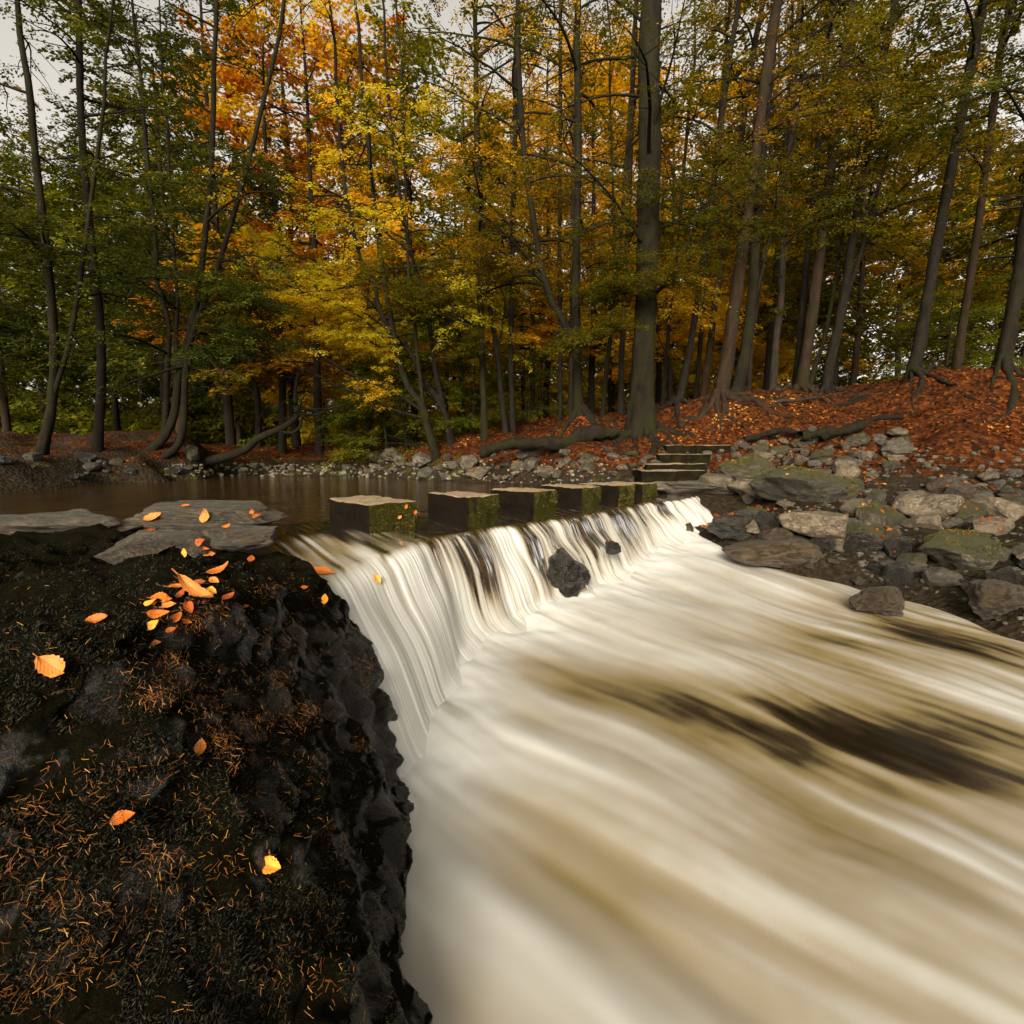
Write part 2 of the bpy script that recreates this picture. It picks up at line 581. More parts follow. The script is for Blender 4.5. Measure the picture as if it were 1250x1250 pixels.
LITTER, GROUND, BLOCK, POOL, FALL, MOUND = mat_litter(), mat_ground(), mat_block(), mat_pool(), mat_fall(), mat_mound()
STEP = mat_block('step_stone', 0.25)
FOAM = mat_foam('foaming_water')
DLEAF = [mat_dead_leaf('dead_leaf_orange', (0.48, 0.14, 0.018), (0.36, 0.075, 0.009), (0.14, 0.035, 0.008)),
         mat_dead_leaf('dead_leaf_yellow', (0.75, 0.36, 0.04), (0.62, 0.22, 0.02), (0.3, 0.09, 0.012)),
         mat_dead_leaf('dead_leaf_rust', (0.34, 0.08, 0.014), (0.22, 0.04, 0.008), (0.09, 0.02, 0.006)),
         mat_dead_leaf('dead_leaf_pale', (0.52, 0.2, 0.045), (0.44, 0.13, 0.02), (0.2, 0.055, 0.012))]


def simple_mat(name, stops, rough=0.6):
    m = M(name)
    return m.done(m.pbr(m.ramp(m.attr('rnd'), stops), rough, None, 0.3))


NEEDLE = simple_mat('pine_needle', [(0, (0.04, 0.013, 0.004)), (0.5, (0.17, 0.052, 0.008)), (0.85, (0.3, 0.11, 0.014)), (1, (0.36, 0.2, 0.035))])
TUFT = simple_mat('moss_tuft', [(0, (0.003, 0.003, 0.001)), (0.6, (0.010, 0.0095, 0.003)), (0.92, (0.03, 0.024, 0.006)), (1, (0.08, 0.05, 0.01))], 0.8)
MOSSG = simple_mat('moss_bright', [(0, (0.018, 0.019, 0.003)), (0.6, (0.072, 0.062, 0.010)), (1, (0.22, 0.15, 0.022))], 0.9)

# ------------------------------------------------------------------ the lie of the land
# trees: kind data; stems as photo pixels with distance; see build further down. Declared here because the ground meets their feet.
T = [
    # name-key, d, base px, list of stems [(px points), base width px, top width px], bark, palette, label
    ('r_big', 11.3, [([(783, 528), (784, 490), (784, 454), (786, 418), (789, 366), (790, 320), (793, 200), (792, 60)], 25, 24)], BARKM, 'olive',
     'huge dark beech with flared mossy roots above the stone steps'),
    ('forked', 11.8, [([(707, 515), (705, 470), (704, 430), (703, 382), (703, 320), (706, 180), (704, 40)], 13, 7), ([(704, 440), (700, 420), (689, 394), (674, 368), (665, 341), (658, 310), (640, 190), (632, 60)], 10, 6)], BARKM, 'olive',
     'dark beech forking into two stems left of the huge beech'),
    ('lean_a', 13.3, [([(532, 557), (522, 521), (516, 497), (499, 473), (488, 444), (481, 406), (472, 358), (464, 310), (452, 200), (440, 80)], 9, 4), ([(517, 500), (514, 470), (509, 430), (506, 390), (499, 340), (496, 250), (490, 120)], 5, 3)], BARKM, 'glow',
     'mossy trunk bending left over the pool with long low branches'),
    ('lean_b', 13.8, [([(551, 546), (545, 510), (535, 488), (516, 464), (504, 435), (482, 411), (463, 377), (456, 340), (440, 316), (420, 220), (410, 100)], 8, 3.5), ([(547, 514), (540, 492), (532, 454), (526, 411), (521, 370), (509, 334), (498, 290), (480, 180), (470, 60)], 7, 3)], BARK, 'glow',
     'dark twin stems leaning left just behind the bending mossy trunk'),
    ('t4', 13.2, [([(592, 535), (590, 478), (588, 418), (586, 370), (585, 320), (582, 180), (580, 20)], 8, 5)], BARKM, 'olive',
     'straight slim trunk with one long arching left branch, behind second stepping stone'),
    ('t5', 13.6, [([(617, 530), (612, 478), (606, 425), (598, 377), (593, 320), (584, 170), (580, 20)], 7, 4), ([(607, 430), (614, 395), (618, 355), (621, 300), (630, 160)], 4, 2.5)], BARK, 'olive',
     'slim dark trunk leaning slightly left and forking, left of a straight twin'),
    ('t6', 13.9, [([(626, 530), (624, 454), (624, 382), (625, 340), (628, 200), (630, 30)], 7, 5)], BARK, 'yellow',
     'straight dark trunk close right of the slim forking trunk'),
    ('t8', 14.5, [([(684, 518), (684, 406), (683, 330), (684, 150), (684, 20)], 5.5, 4)], BARK, 'yellow',
     'thin straight pole trunk close left of the forking beech'),
    ('t9', 15.5, [([(696, 512), (697, 450), (698, 380), (699, 200)], 6, 4)], BARKG, 'yellow',
     'thin greyish trunk half hidden behind the forking beech'),
    ('t11', 12.6, [([(735, 516), (740, 454), (746, 406), (752, 346), (757, 300), (770, 120)], 5.5, 4), ([(745, 410), (746, 370), (750, 330), (749, 250), (744, 100)], 3.5, 2.5)], BARKM, 'olive',
     'thin leaning trunk forking in two between forked beech and huge beech'),
    ('t12', 13.5, [([(758, 508), (759, 430), (764, 334), (770, 180), (774, 40)], 7, 5)], BARKG, 'olive',
     'slim grey trunk close left of the huge beech'),
    ('t13', 14.0, [([(808, 500), (814, 430), (822, 346), (828, 290), (842, 120)], 4.5, 3), ([(814, 432), (804, 412), (801, 396), (796, 370)], 2, 1.2)], BARK, 'yellow',
     'very thin trunk with crooked side branches right of the huge beech'),
    ('t14', 12.4, [([(827, 500), (839, 442), (849, 382), (857, 324), (870, 230), (892, 60)], 8, 6)], BARK, 'olive',
     'dark trunk leaning right above the stone steps'),
    ('t15', 14.2, [([(849, 496), (854, 430), (860, 370), (864, 324), (876, 180), (888, 30)], 5.5, 4)], BARK, 'olive',
     'thin dark trunk leaning right, between dark leaning trunk and brown one'),
    ('t16', 13.4, [([(857, 496), (866, 430), (873, 370), (881, 325), (900, 200), (922, 50)], 8, 6)], BARKB, 'olive',
     'pale brown trunk close left of the thick brown trunk on roots'),
    ('t17', 11.8, [([(878, 492), (889, 429), (898, 364), (904, 320), (922, 190), (944, 30)], 16, 11)], BARKB, 'olive',
     'thick brown trunk standing on tangled bare roots at the bank edge'),
    ('t18', 12.2, [([(898, 486), (910, 429), (918, 364), (921, 320), (930, 190), (945, 30)], 13, 9), ([(918, 375), (926, 350), (933, 318), (956, 220)], 4, 3)], BARKM, 'olive',
     'thick mossy trunk close right of the brown trunk on tangled roots'),
    ('t19', 14.6, [([(914, 484), (918, 418), (925, 368), (930, 300), (944, 140)], 4.5, 3)], BARKB, 'yellow',
     'very thin trunk peeping out right of the thick mossy trunk'),
    ('t20', 13.8, [([(943, 486), (947, 418), (953, 368), (955, 321), (964, 190), (974, 30)], 8, 6)], BARKG, 'olive',
     'straight pale grey trunk standing alone on the right bank'),
    ('t21', 13.6, [([(971, 480), (977, 407), (985, 323), (998, 190), (1012, 40)], 8, 6)], BARK, 'dark',
     'dark trunk at left edge of the tight trunk group, right bank'),
    ('t22', 13.1, [([(977, 480), (988, 407), (999, 323), (1016, 190), (1034, 40)], 13, 9)], BARKB, 'olive',
     'broad red-brown trunk in the tight trunk group, right bank'),
    ('t23', 13.4, [([(986, 481), (994, 450), (1005, 418), (1012, 385), (1020, 340), (1040, 220)], 6, 3)], BARKM, 'olive',
     'thin crooked sapling at right foot of the broad red-brown trunk'),
    ('t24', 12.9, [([(1007, 479), (1016, 429), (1027, 381), (1036, 323), (1058, 190), (1080, 60)], 11, 8), ([(1027, 383), (1036, 352), (1047, 321), (1080, 200)], 6, 4)], BARK, 'olive',
     'dark trunk with a high right fork on the crest of right bank'),
    ('l_multi', 12.6, [([(176, 556), (201, 533), (213, 502), (218, 459), (228, 418), (240, 370), (247, 320), (258, 200), (262, 60)], 10, 5),
                       ([(196, 560), (216, 545), (224, 519), (226, 466), (232, 418), (247, 375), (267, 322), (300, 210), (330, 90)], 9, 4.5),
                       ([(200, 534), (203, 495), (204, 454), (206, 394), (192, 346), (190, 300), (176, 150)], 7, 4),
                       ([(219, 455), (215, 410), (217, 370), (213, 320), (206, 200)], 5, 3)], BARKM, 'dark',
     'dark tree of several curved stems rising from the left bank'),
    ('lean_water', 13.4, [([(246, 564), (278, 557), (300, 548), (314, 536), (336, 526), (350, 519), (362, 508), (361, 495), (361, 473), (365, 454)], 11, 4),
                          ([(338, 526), (357, 528), (367, 519), (370, 507), (386, 506), (400, 500), (424, 494)], 4, 1.2),
                          ([(363, 506), (367, 492), (374, 478)], 2.2, 0.9)], BARKM, 'yellow',
     'crooked tree lying low over the far shore with upturned branches'),
    ('x_r1', 11.5, [([(1112, 470), (1126, 400), (1140, 320), (1170, 160), (1196, 20)], 13, 9)], BARK, 'dark', 'thick dark trunk leaning right, first beyond the crest fork'),
    ('x_r2', 12.5, [([(1165, 462), (1178, 380), (1196, 260), (1222, 60)], 9, 7)], BARKB, 'olive', 'brown trunk between two thick dark trunks at far right'),
    ('x_r3', 10.5, [([(1222, 452), (1240, 360), (1262, 220), (1290, 40)], 15, 11)], BARKM, 'dark', 'thick mossy trunk at the far right edge'),
    ('x_l1', 11.8, [([(118, 556), (124, 470), (122, 390), (112, 300), (100, 160), (96, 20)], 10, 6)], BARK, 'green', 'upright dark trunk left of the tree with several curved stems'),
    ('x_l2', 10.8, [([(48, 562), (62, 500), (66, 420), (58, 320), (40, 160)], 11, 7), ([(63, 490), (84, 420), (98, 340), (120, 180)], 6, 4)], BARKM, 'dark', 'mossy forked trunk at the far left edge'),
]

# pool-side and weir frame
C0 = Z0(452, 650)[:2]
U2 = np.array((0.70, 0.714)); U2 /= np.linalg.norm(U2)
B2 = np.array((U2[1], -U2[0]))


def ab(x, y):
    dx, dy = x - C0[0], y - C0[1]
    return dx * U2[0] + dy * U2[1], dx * B2[0] + dy * B2[1]


def xy(a, b):
    a, b = np.asarray(a, float), np.asarray(b, float)
    return C0[0] + a * U2[0] + b * B2[0], C0[1] + a * U2[1] + b * B2[1]


def zl(y):                                              # level of the lower river
    return np.interp(y, [-2, 2.8, 4.3, 5.5, 6.5, 7.6, 9.0], [-1.2, -0.98, -0.90, -0.80, -0.67, -0.51, -0.42])


ctrl = []
def c_px(px, py, d): ctrl.append(P(px, py, d))
def c_w(x, y, z): ctrl.append(np.array((x, y, z), float))
for px, py in ((178, 589), (215, 586), (255, 583), (330, 581.5), (390, 581.5), (440, 582), (490, 584), (540, 587), (600, 590), (660, 592), (740, 597), (795, 601)):
    p = Z0(px, py); c_w(p[0], p[1], -0.02)
for x, y in ((-4, 9), (-3, 11.5), (-6, 9), (-2, 8), (0, 9), (0.6, 7.6), (-5, 6), (-8, 6.5), (-3, 5.5), (-1, 6.5), (1.2, 8.6), (-1.5, 10.2)):
    c_w(x, y, -0.55)
for x, y in ((0, 3), (1, 4), (2, 5), (3, 5), (1, 1), (3, 2), (4, 3), (1.5, 5.6), (2.4, 6.6), (0, 0), (3, 0), (-1, 3.2), (0.4, 5.2)):
    c_w(x, y, -1.7)
for px, py, z in ((850, 652, -.5), (900, 668, -.55), (1000, 689, -.62), (1065, 704, -.68), (1160, 727, -.72), (1250, 755, -.74)):
    p = Z0(px, py, z); c_w(p[0], p[1], z - 0.05)
c_w(5.6, 2, -.95); c_w(6.2, 0, -1.0)
for q in ((880, 640, 8.0), (950, 612, 7.8), (1060, 612, 7.5), (1000, 580, 8.5), (1060, 562, 8.5), (900, 588, 9), (850, 592, 8.7), (850, 545, 10.5), (820, 585, 8.9),
          (960, 547, 9.8), (1060, 537, 9.8), (1065, 474, 12.5), (990, 480, 12.5), (930, 500, 11.2), (1000, 510, 11), (1060, 505, 11), (700, 548, 10.6), (640, 570, 11.2), (560, 570, 12.3), (680, 575, 10.2), (740, 560, 10),
          (740, 535, 11), (650, 540, 12.3), (260, 551, 19), (330, 553, 17), (300, 566, 15), (400, 560, 16), (450, 562, 14.8), (364, 551, 19), (180, 577, 11.5), (240, 567, 13), (100, 562, 11), (0, 566, 9.5),
          (1250, 470, 10.5), (1150, 560, 8.5), (1250, 570, 8), (1250, 640, 6.5), (1150, 650, 6.5), (470, 568, 13.6)):
    c_px(*q)
for q in ((10, 18, 2.3), (15, 25, 3), (2, 20, 1.25), (6, 17, 1.8), (-5, 25, 1.1), (0, 60, 4), (40, 60, 8), (-40, 60, 5), (55, 15, 9), (-45, 15, 4), (20, 10, 3.8), (12, 5, 2.2), (9, 2, 1.2), (-15, 0, .8), (-9, 0, .3), (-12, 8, .5), (-9.5, 5, .0),
          (-30, 30, 2), (30, 30, 5), (0, 35, 1.8), (-12, 18, .8), (-4, 2, -.4), (-6, 3, -.35), (-3, -4, -.4), (9, -6, 1.5)):
    c_w(*q)
for k, d, stems, *_ in T:
    if k == 'lean_water':
        c_px(250, 566, 13.4)
    else:
        p = stems[0][0][0]
        c_px(p[0], p[1] - 3, d)
ctrl = np.array(ctrl)


class TPS:
    def __init__(self, pts, lam=1e-3):
        self.p = pts[:, :2]
        n = len(pts)
        K = self.k(self.p, self.p) + lam * np.eye(n)
        Q = np.hstack([np.ones((n, 1)), self.p])
        A = np.block([[K, Q], [Q.T, np.zeros((3, 3))]])
        self.w = np.linalg.solve(A, np.concatenate([pts[:, 2], np.zeros(3)]))

    @staticmethod
    def k(a, b):
        r2 = ((a[:, None, :] - b[None]) ** 2).sum(-1)
        return 0.5 * r2 * np.log(r2 + 1e-12)

    def __call__(self, x, y):
        x, y = np.asarray(x, float), np.asarray(y, float)
        q = np.stack([x.ravel(), y.ravel()], 1)
        out = np.empty(len(q))
        for i in range(0, len(q), 20000):
            s = q[i:i + 20000]
            out[i:i + 20000] = self.k(s, self.p) @ self.w[:-3] + self.w[-3] + s @ self.w[-2:]
        return out.reshape(x.shape)


tps = TPS(ctrl, 2e-3)


def H(x, y):
    x, y = np.atleast_1d(np.asarray(x, float)), np.atleast_1d(np.asarray(y, float))
    z = np.clip(tps(x, y), -2.2, 14)
    n = np.stack([x, y, 0 * x], -1).reshape(-1, 3)
    amp = sstep(-0.3, 0.6, z)
    z = z + amp * (0.13 * fbm(n * 0.9, 3, 5) + 0.07 * fbm(n * 3.1, 3, 9) - 0.10 * np.maximum(0, fbm(n * 1.7 + 7, 3, 19) - .25)).reshape(z.shape)
    foot = sstep(1.9, 2.2, x) * sstep(4.45, 4.2, x) * sstep(8.5, 8.8, y) * sstep(10.6, 10.3, y)
    z = np.where(foot > 0, np.minimum(z, z * (1 - foot) + foot * (0.16 + (y - 8.9) * 0.50 - 0.10)), z)
    return z


def H1(x, y):
    return float(H(x, y)[0])


# ground sheet, finer near the river
gx = np.concatenate([-np.geomspace(120, 14.5, 26), np.linspace(-14, 15, 260), np.geomspace(15.5, 120, 26)])
gy = np.concatenate([np.linspace(-30, -1, 12), np.linspace(0, 20, 200), np.geomspace(20.5, 140, 34)])
GX, GY = np.meshgrid(gx, gy)
GZ = H(GX.ravel(), GY.ravel()).reshape(GX.shape)
gp = np.stack([GX, GY, GZ], -1).reshape(-1, 3)
lit = sstep(0.15, 0.7, gp[:, 2]) * 0.9 + 0.05
lit = np.where((gp[:, 0] < -3) & (gp[:, 1] < 15), lit * 0.5, lit)
mos = 0.9 * sstep(24, 30, gp[:, 1]) + np.where(gp[:, 2] < 0.6, 0.35, 0.08) + np.where((gp[:, 0] < -1) & (gp[:, 1] > 12), 0.15, 0)
g_o = link('ground', mk_mesh('ground', gp, grid_faces(len(gx), len(gy)), GROUND, True, None, {'litter': lit, 'moss': mos}))
tag(g_o, kind='structure')

# ------------------------------------------------------------------ water
# still pool above the weir: grid in weir coordinates, upstream of b = -1
pa = np.concatenate([np.linspace(-14, 12, 60)])
pb = np.concatenate([-np.geomspace(16, 1.0, 50)])
PA, PB = np.meshgrid(pa, pb)
X, Y = xy(PA, PB)
pool_o = link('pool_water', mk_mesh('pool_water', np.stack([X, Y, 0 * X], -1).reshape(-1, 3), grid_faces(len(pa), len(pb)), POOL))
tag(pool_o, kind='structure')


def lip_b(a):
    return 0.36 + 0.62 * sstep(0.6, -1.3, a) + 0.05 * np.sin(a * 2.3 + 1) - 0.06 * sstep(2.4, 3.6, a)


def throw(a):
    return 0.50 + 0.48 * sstep(0.5, -0.9, a) - 0.08 * sstep(2, 5, a)


def n1(x, s):                                          # 1-D noise
    return vnoise(np.stack([x, 0 * x + 0.5, 0 * x + 0.5], -1).reshape(-1, 3), s).reshape(x.shape)


def n2(x, y, s):
    return vnoise(np.stack([x, y, 0 * x + 0.5], -1).reshape(-1, 3), s).reshape(x.shape)


def lip_a_for_px(px):
    aa = np.linspace(-2, 6.5, 2000)
    X, Y = xy(aa, lip_b(aa))
    q = [proj((x, y, -0.04))[0] for x, y in zip(X, Y)]
    return float(np.interp(px, q, aa))


NOTCH = [(lip_a_for_px(p), w) for p, w in ((519, .07), (574, .05), (634, .05), (698, .13), (745, .15), (772, .13), (800, .1))]
A0, A1 = -2.0, 6.1
na, nt = 1500, 150
av = np.linspace(A0, A1, na)
tv = np.concatenate([np.linspace(-1.0, 0, 50), np.linspace(0.02, 1.75, nt - 50)])   # <0 on the sill, 0..1 falling
AA, TT = np.meshgrid(av, tv)
lb = lip_b(AA) + 0.07 * n1(AA * 1.9, 2) + 0.045 * n1(AA * 6, 3)
TH_ = throw(AA) + 0.05 * n1(AA * 3, 4)
# position: sill part runs from b=-1 to the lip; falling part is a parabola
sill = TT < 0
bb = np.where(sill, -1.0 + (lb + 1.0) * (TT + 1), lb + TH_ * np.clip(TT, 0, 1) ** 0.9 + 0.62 * np.clip(TT - 1, 0, 2))
X, Y = xy(AA, bb)
base_x, base_y = xy(av, lip_b(av) + throw(av))
base_z = zl(base_y)
zlip = -0.045 - 0.06 * sstep(0.3, -1.2, AA) + 0.022 * n1(AA * 2.1, 77) + 0.012 * n1(AA * 7, 78)
zs = zlip * sstep(-0.75, 0.0, TT) ** 1.5
tc = np.clip(TT, 0, 2)
zf = zlip + (base_z[None, :] - zlip) * (0.25 * tc + 0.75 * tc ** 1.7)
_zr = zl(Y) + 0.035 - 0.13 * np.clip(TT - 1.05, 0, 2)
zf = np.logaddexp(14 * np.maximum(zf, -3), 14 * _zr) / 14
Zs = np.where(sill, zs, zf)
# strands: narrow ridges across, drifting slowly along the flow
warp = AA + 0.02 * n2(AA * 3, TT * 1.4, 8)
st = 0.50 * n2(warp * 16, TT * 0.7, 21) + 0.38 * n2(warp * 38, TT * 0.8, 22) + 0.16 * n2(warp * 85, TT * 1.0, 23)
big = n2(AA * 2.6, TT * 0.5, 24)
white = 0.47 + 1.05 * st * (1 - .5 * sstep(0.75, -0.1, AA)) + 0.55 * big + 0.25 * n2(AA * 5, TT * 1.5, 27)
left = sstep(0.75, -0.1, AA)                            # broad white chute on the left
white = white + 0.24 * left + 0.30 * sstep(0.35, 1.0, tc) + 0.12 * sstep(2.6, 4.2, AA)
white = white - 0.42 * sstep(0.28, 0.55, AA) * sstep(1.15, 0.85, AA) * sstep(0.95, 0.3, tc)   # thin curtain with slate behind
for c, w in NOTCH:
    white = white - 0.9 * np.exp(-((AA - c) / w) ** 2) * np.exp(-(tc / 0.6) ** 2)
on = sstep(-0.02, 0.16, TT)
# long soft riffles on the sill, mostly in the left channel
fl = 0.5 * n2(AA * 9 + TT * 3, TT * 2.0, 31) + 0.5 * n2(AA * 22 + TT * 5, TT * 2.2, 32)
rif = (0.1 + 0.55 * sstep(0.9, -0.6, AA) * sstep(-0.75, -0.4, TT)) * (0.5 + 0.9 * fl) + 0.15 * sstep(-0.25, 0, TT) * (0.5 + st)
stone_shadow = 0
foam = np.clip(np.where(TT < 0, rif, rif * (1 - on) + white * on), 0, 1)
clear = 1 - sstep(0.12, 0.62, foam)
clear = np.where(tc > 0.7, clear * sstep(1.0, 0.7, tc), clear)
foam = np.where(tc > .75, np.maximum(foam, (0.80 + .12 * st) * sstep(.75, 1.05, tc)), foam)
# the sheet drapes over a rock part way down
_pp = np.array([proj((x_, y_, z_)) for x_, y_, z_ in zip(X[50::4, ::8].ravel(), Y[50::4, ::8].ravel(), Zs[50::4, ::8].ravel())])
_k = int(np.argmin((_pp[:, 0] - 694) ** 2 + (_pp[:, 1] - 696) ** 2))
ROCK_P = np.array((X[50::4, ::8].ravel()[_k], Y[50::4, ::8].ravel()[_k], Zs[50::4, ::8].ravel()[_k]))
ra, rt = AA[50::4, ::8].ravel()[_k], tc[50::4, ::8].ravel()[_k]
bulge = 0.17 * np.exp(-((AA - ra) / 0.15) ** 2) * sstep(rt - .35, rt + .05, tc)
X = X + B2[0] * bulge; Y = Y + B2[1] * bulge
hole = np.exp(-((AA - ra + 0.06) / 0.10) ** 4) * sstep(rt - .28, rt - .1, tc) * sstep(rt + .3, rt + .1, tc)
foam = foam * (1 - .95 * hole); clear = np.maximum(clear, hole)
disp = 0.016 * (st + 0.5 * big) * on + 0.010 * fl * (1 - on)
disp = disp * sstep(1.5, 0.95, tc)
disp = disp + sstep(1.4, 0.9, tc) * on * (0.05 * n2(AA * 2.4, TT * 2.6, 25) + 0.025 * n2(AA * 6, TT * 3.5, 26)) * sstep(0.1, .4, tc)
nx, ny = B2 * 0.75
pos = np.stack([X + nx * disp, Y + ny * disp, Zs + 0.6 * disp], -1).reshape(-1, 3)
fall_o = link('waterfall', mk_mesh('waterfall', pos, grid_faces(na, nt), FALL, True, None, {'foam': foam.ravel(), 'clear': clear.ravel()}))
tag(fall_o, kind='structure')

# the weir itself behind and under the water
na2, nt2 = 420, 70
av2 = np.linspace(A0 - 0.3, A1 + 0.3, na2)
tv2 = np.concatenate([np.linspace(-1.15, 0, 26), np.linspace(0.03, 1.3, nt2 - 26)])
A2_, T2_ = np.meshgrid(av2, tv2)
l2 = lip_b(A2_) - 0.06
b2_ = np.where(T2_ < 0, -1.0 + (l2 + 1.0) * (T2_ + 1), l2 + throw(A2_) * np.clip(T2_, 0, 2) * 0.62)
X2, Y2 = xy(A2_, b2_)
z2 = np.where(T2_ < 0, -0.13 - 0.05 * sstep(-.5, 0, T2_) - 0.06 * sstep(0.3, -1.2, A2_) - 0.25 * sstep(-0.9, -1.15, T2_), -0.18 - 0.06 * sstep(0.3, -1.2, A2_) - 1.0 * np.clip(T2_, 0, 2) ** 1.15)
wp = np.stack([X2, Y2, z2], -1).reshape(-1, 3)
rn = fbm(wp * np.array((4, 4, 7.0)), 4, 44) * 0.05
wp[:, 0] += B2[0] * rn; wp[:, 1] += B2[1] * rn; wp[:, 2] += rn * 0.6
weir_o = link('weir', mk_mesh('weir', wp, grid_faces(na2, nt2), ROCKB))
kq = grid_faces(na2, nt2)
bed = np.stack([X2, Y2, z2 + 0.012], -1).reshape(-1, 3)[: na2 * 27]
link('sill', mk_mesh('sill', bed + (0.03 * fbm(bed * 5, 3, 46))[:, None] * np.array((0, 0, 1.0)), grid_faces(na2, 27), AMBER), weir_o)
tag(weir_o, 'dark rock weir under the falling water below the row of stepping stones', 'weir')

# lower river: streaks by smearing noise along the flow
RX0, RX1, RY0, RY1, RS = -1.6, 7.4, 0.1, 9.2, 0.021
rx = np.arange(RX0, RX1, RS)
ry = np.arange(RY0, RY1, RS)
RX, RY = np.meshgrid(rx, ry)
NOI = np.random.default_rng(5)


def smooth_noise(cell, seed):
    return n2(RX / cell, RY / cell, seed)


def bil(A, x, y):
    fx = np.clip((x - RX0) / RS, 0, len(rx) - 1.001)
    fy = np.clip((y - RY0) / RS, 0, len(ry) - 1.001)
    i, j = fx.astype(int), fy.astype(int)
    u, v = fx - i, fy - j
    return A[j, i] * (1 - u) * (1 - v) + A[j, i + 1] * u * (1 - v) + A[j + 1, i] * (1 - u) * v + A[j + 1, i + 1] * u * v


ang = math.radians(-38) - math.radians(26) * sstep(0.2, 3.6, RX) + 0.34 * smooth_noise(1.5, 51) + 0.22 * smooth_noise(0.5, 52)
VX, VY = np.cos(ang), np.sin(ang)


def lic(A, length, step=0.03):
    acc = A.copy()
    n = 1
    for s in (1, -1):
        x, y = RX.copy(), RY.copy()
        for _ in range(int(length / step)):
            vx, vy = bil(VX, x, y), bil(VY, x, y)
            x = x + s * vx * step
            y = y + s * vy * step
            acc += bil(A, x, y)
            n += 1
    return acc / n


fine = lic(smooth_noise(0.055, 61), 0.5)
mid = lic(smooth_noise(0.13, 62), 0.6)
wide = lic(smooth_noise(0.28, 63), 0.7)


def norm(a):
    return (a - a.mean()) / a.std()


fine, mid, wide = norm(fine), norm(mid), norm(wide)
base = np.full(RX.shape, 0.86)
def blob(px, py, rxp, ryp, amt):
    global base
    zz = -0.8
    for _ in range(3):
        p = Z0(px, py, zz); zz = float(zl(np.array(p[1])))
    d = p[1]
    sx = rxp * d / FPX
    sy = ryp * d * d / (FPX * (HC - zz))
    base = base + amt * np.exp(-((RX - p[0]) / sx) ** 2 - ((RY - p[1]) / sy) ** 2)
for q in ((690, 820, 55, 25, -.40), (740, 850, 70, 22, -.36), (690, 908, 80, 14, -.34), (850, 850, 80, 25, -.32), (990, 905, 120, 52, -.60), (1060, 900, 90, 34, -.22), (930, 876, 60, 20, -.12), (1085, 850, 60, 26, -.18), (1060, 905, 70, 40, -.55), (850, 870, 70, 18, -.30),
          (1050, 800, 60, 25, -.34), (1075, 765, 50, 18, -.3), (900, 800, 60, 14, -.2), (1000, 770, 70, 12, -.16), (1040, 680, 60, 12, -.75), (1100, 700, 70, 14, -.6), (960, 690, 40, 8, -.3), (1180, 780, 90, 45, -.5),
          (1180, 900, 110, 70, -.55), (1000, 1010, 150, 40, -.35), (760, 1000, 120, 26, -.4), (640, 1080, 130, 30, -.42), (900, 1130, 160, 40, -.4), (620, 1200, 120, 30, -.35), (1150, 1100, 120, 60, -.5), (570, 970, 40, 20, -.12)):
    blob(*q)
base = lic(lic(base, 0.5, 0.05), 0.3, 0.05)
av_, bv_ = ab(RX, RY)
db = bv_ - (lip_b(av_) + throw(av_))                    # distance downstream of the foot of the fall
near = np.exp(-(np.clip(db, 0, 9) / 0.55) ** 2)
str_ = 0.5 * n2(av_ * 14, db * 1.2, 21) + 0.5 * n2(av_ * 30, db * 1.5, 22)
base = base + 0.22 * near
rough_ = np.clip(1.25 - base, 0.2, 1.0)
foam_r = np.clip(base + rough_ * ((0.045 + .065 * sstep(1.0, 2.6, db)) * fine + 0.075 * mid + 0.11 * wide) + 0.30 * np.exp(-(np.clip(db, 0, 9) / .45) ** 2) * str_ + 0.10 * smooth_noise(0.5, 73) * near - 0.05, 0, 1)
RZ = zl(RY) + 0.006 * wide + 0.003 * mid + near * (0.03 + 0.035 * smooth_noise(0.3, 71) + 0.012 * smooth_noise(0.12, 74)) + 0.05 * lic(smooth_noise(0.8, 72), 0.5, 0.06)
keep = (db > -0.45) & (av_ < 6.2)
F = grid_faces(len(rx), len(ry))
kf = keep.ravel()[F].all(1)
F = F[kf]
used = np.unique(F)
remap = np.full(RX.size, -1); remap[used] = np.arange(len(used))
pos = np.stack([RX, RY, RZ], -1).reshape(-1, 3)[used]
riv_o = link('river_water', mk_mesh('river_water', pos, remap[F], FOAM, True, None, {'foam': foam_r.ravel()[used]}))
tag(riv_o, kind='structure')
far_v = np.array([(-1.6, .1, -1.1), (7.4, .1, -1.1), (9, -12, -1.6), (-6, -12, -1.6)])
rd = link('river_water', mk_mesh('river_water', far_v, np.array([[3, 2, 1, 0]]), FOAM, True, None, {'foam': np.full(4, 0.6)}))
tag(rd, kind='structure')

# ------------------------------------------------------------------ the mossy outcrop on the left
mp = []
for q in ((200, 735, 1.62), (250, 735, 1.65), (330, 722, 2.25), (388, 708, 3.2), (300, 692, 2.95), (200, 702, 2.6), (350, 682, 3.65), (280, 677, 3.4), (200, 800, 1.38), (200, 900, 1.2), (300, 800, 1.7), (300, 900, 1.48),
          (375, 770, 2.4), (380, 830, 2.05), (395, 900, 1.85), (425, 760, 2.9), (440, 800, 2.75), (465, 850, 2.62), (478, 900, 2.6), (200, 1100, 1.0), (350, 1100, 1.15), (440, 1000, 1.7), (450, 1100, 1.42), (450, 1250, 1.1),
          (250, 1250, .85), (100, 900, 1.1), (0, 900, 1.02), (0, 750, 1.45), (100, 740, 1.6), (0, 660, 2.7), (100, 690, 2.6), (60, 650, 3.4), (200, 655, 3.6), (0, 1200, .8)):
    mp.append(P(*q))
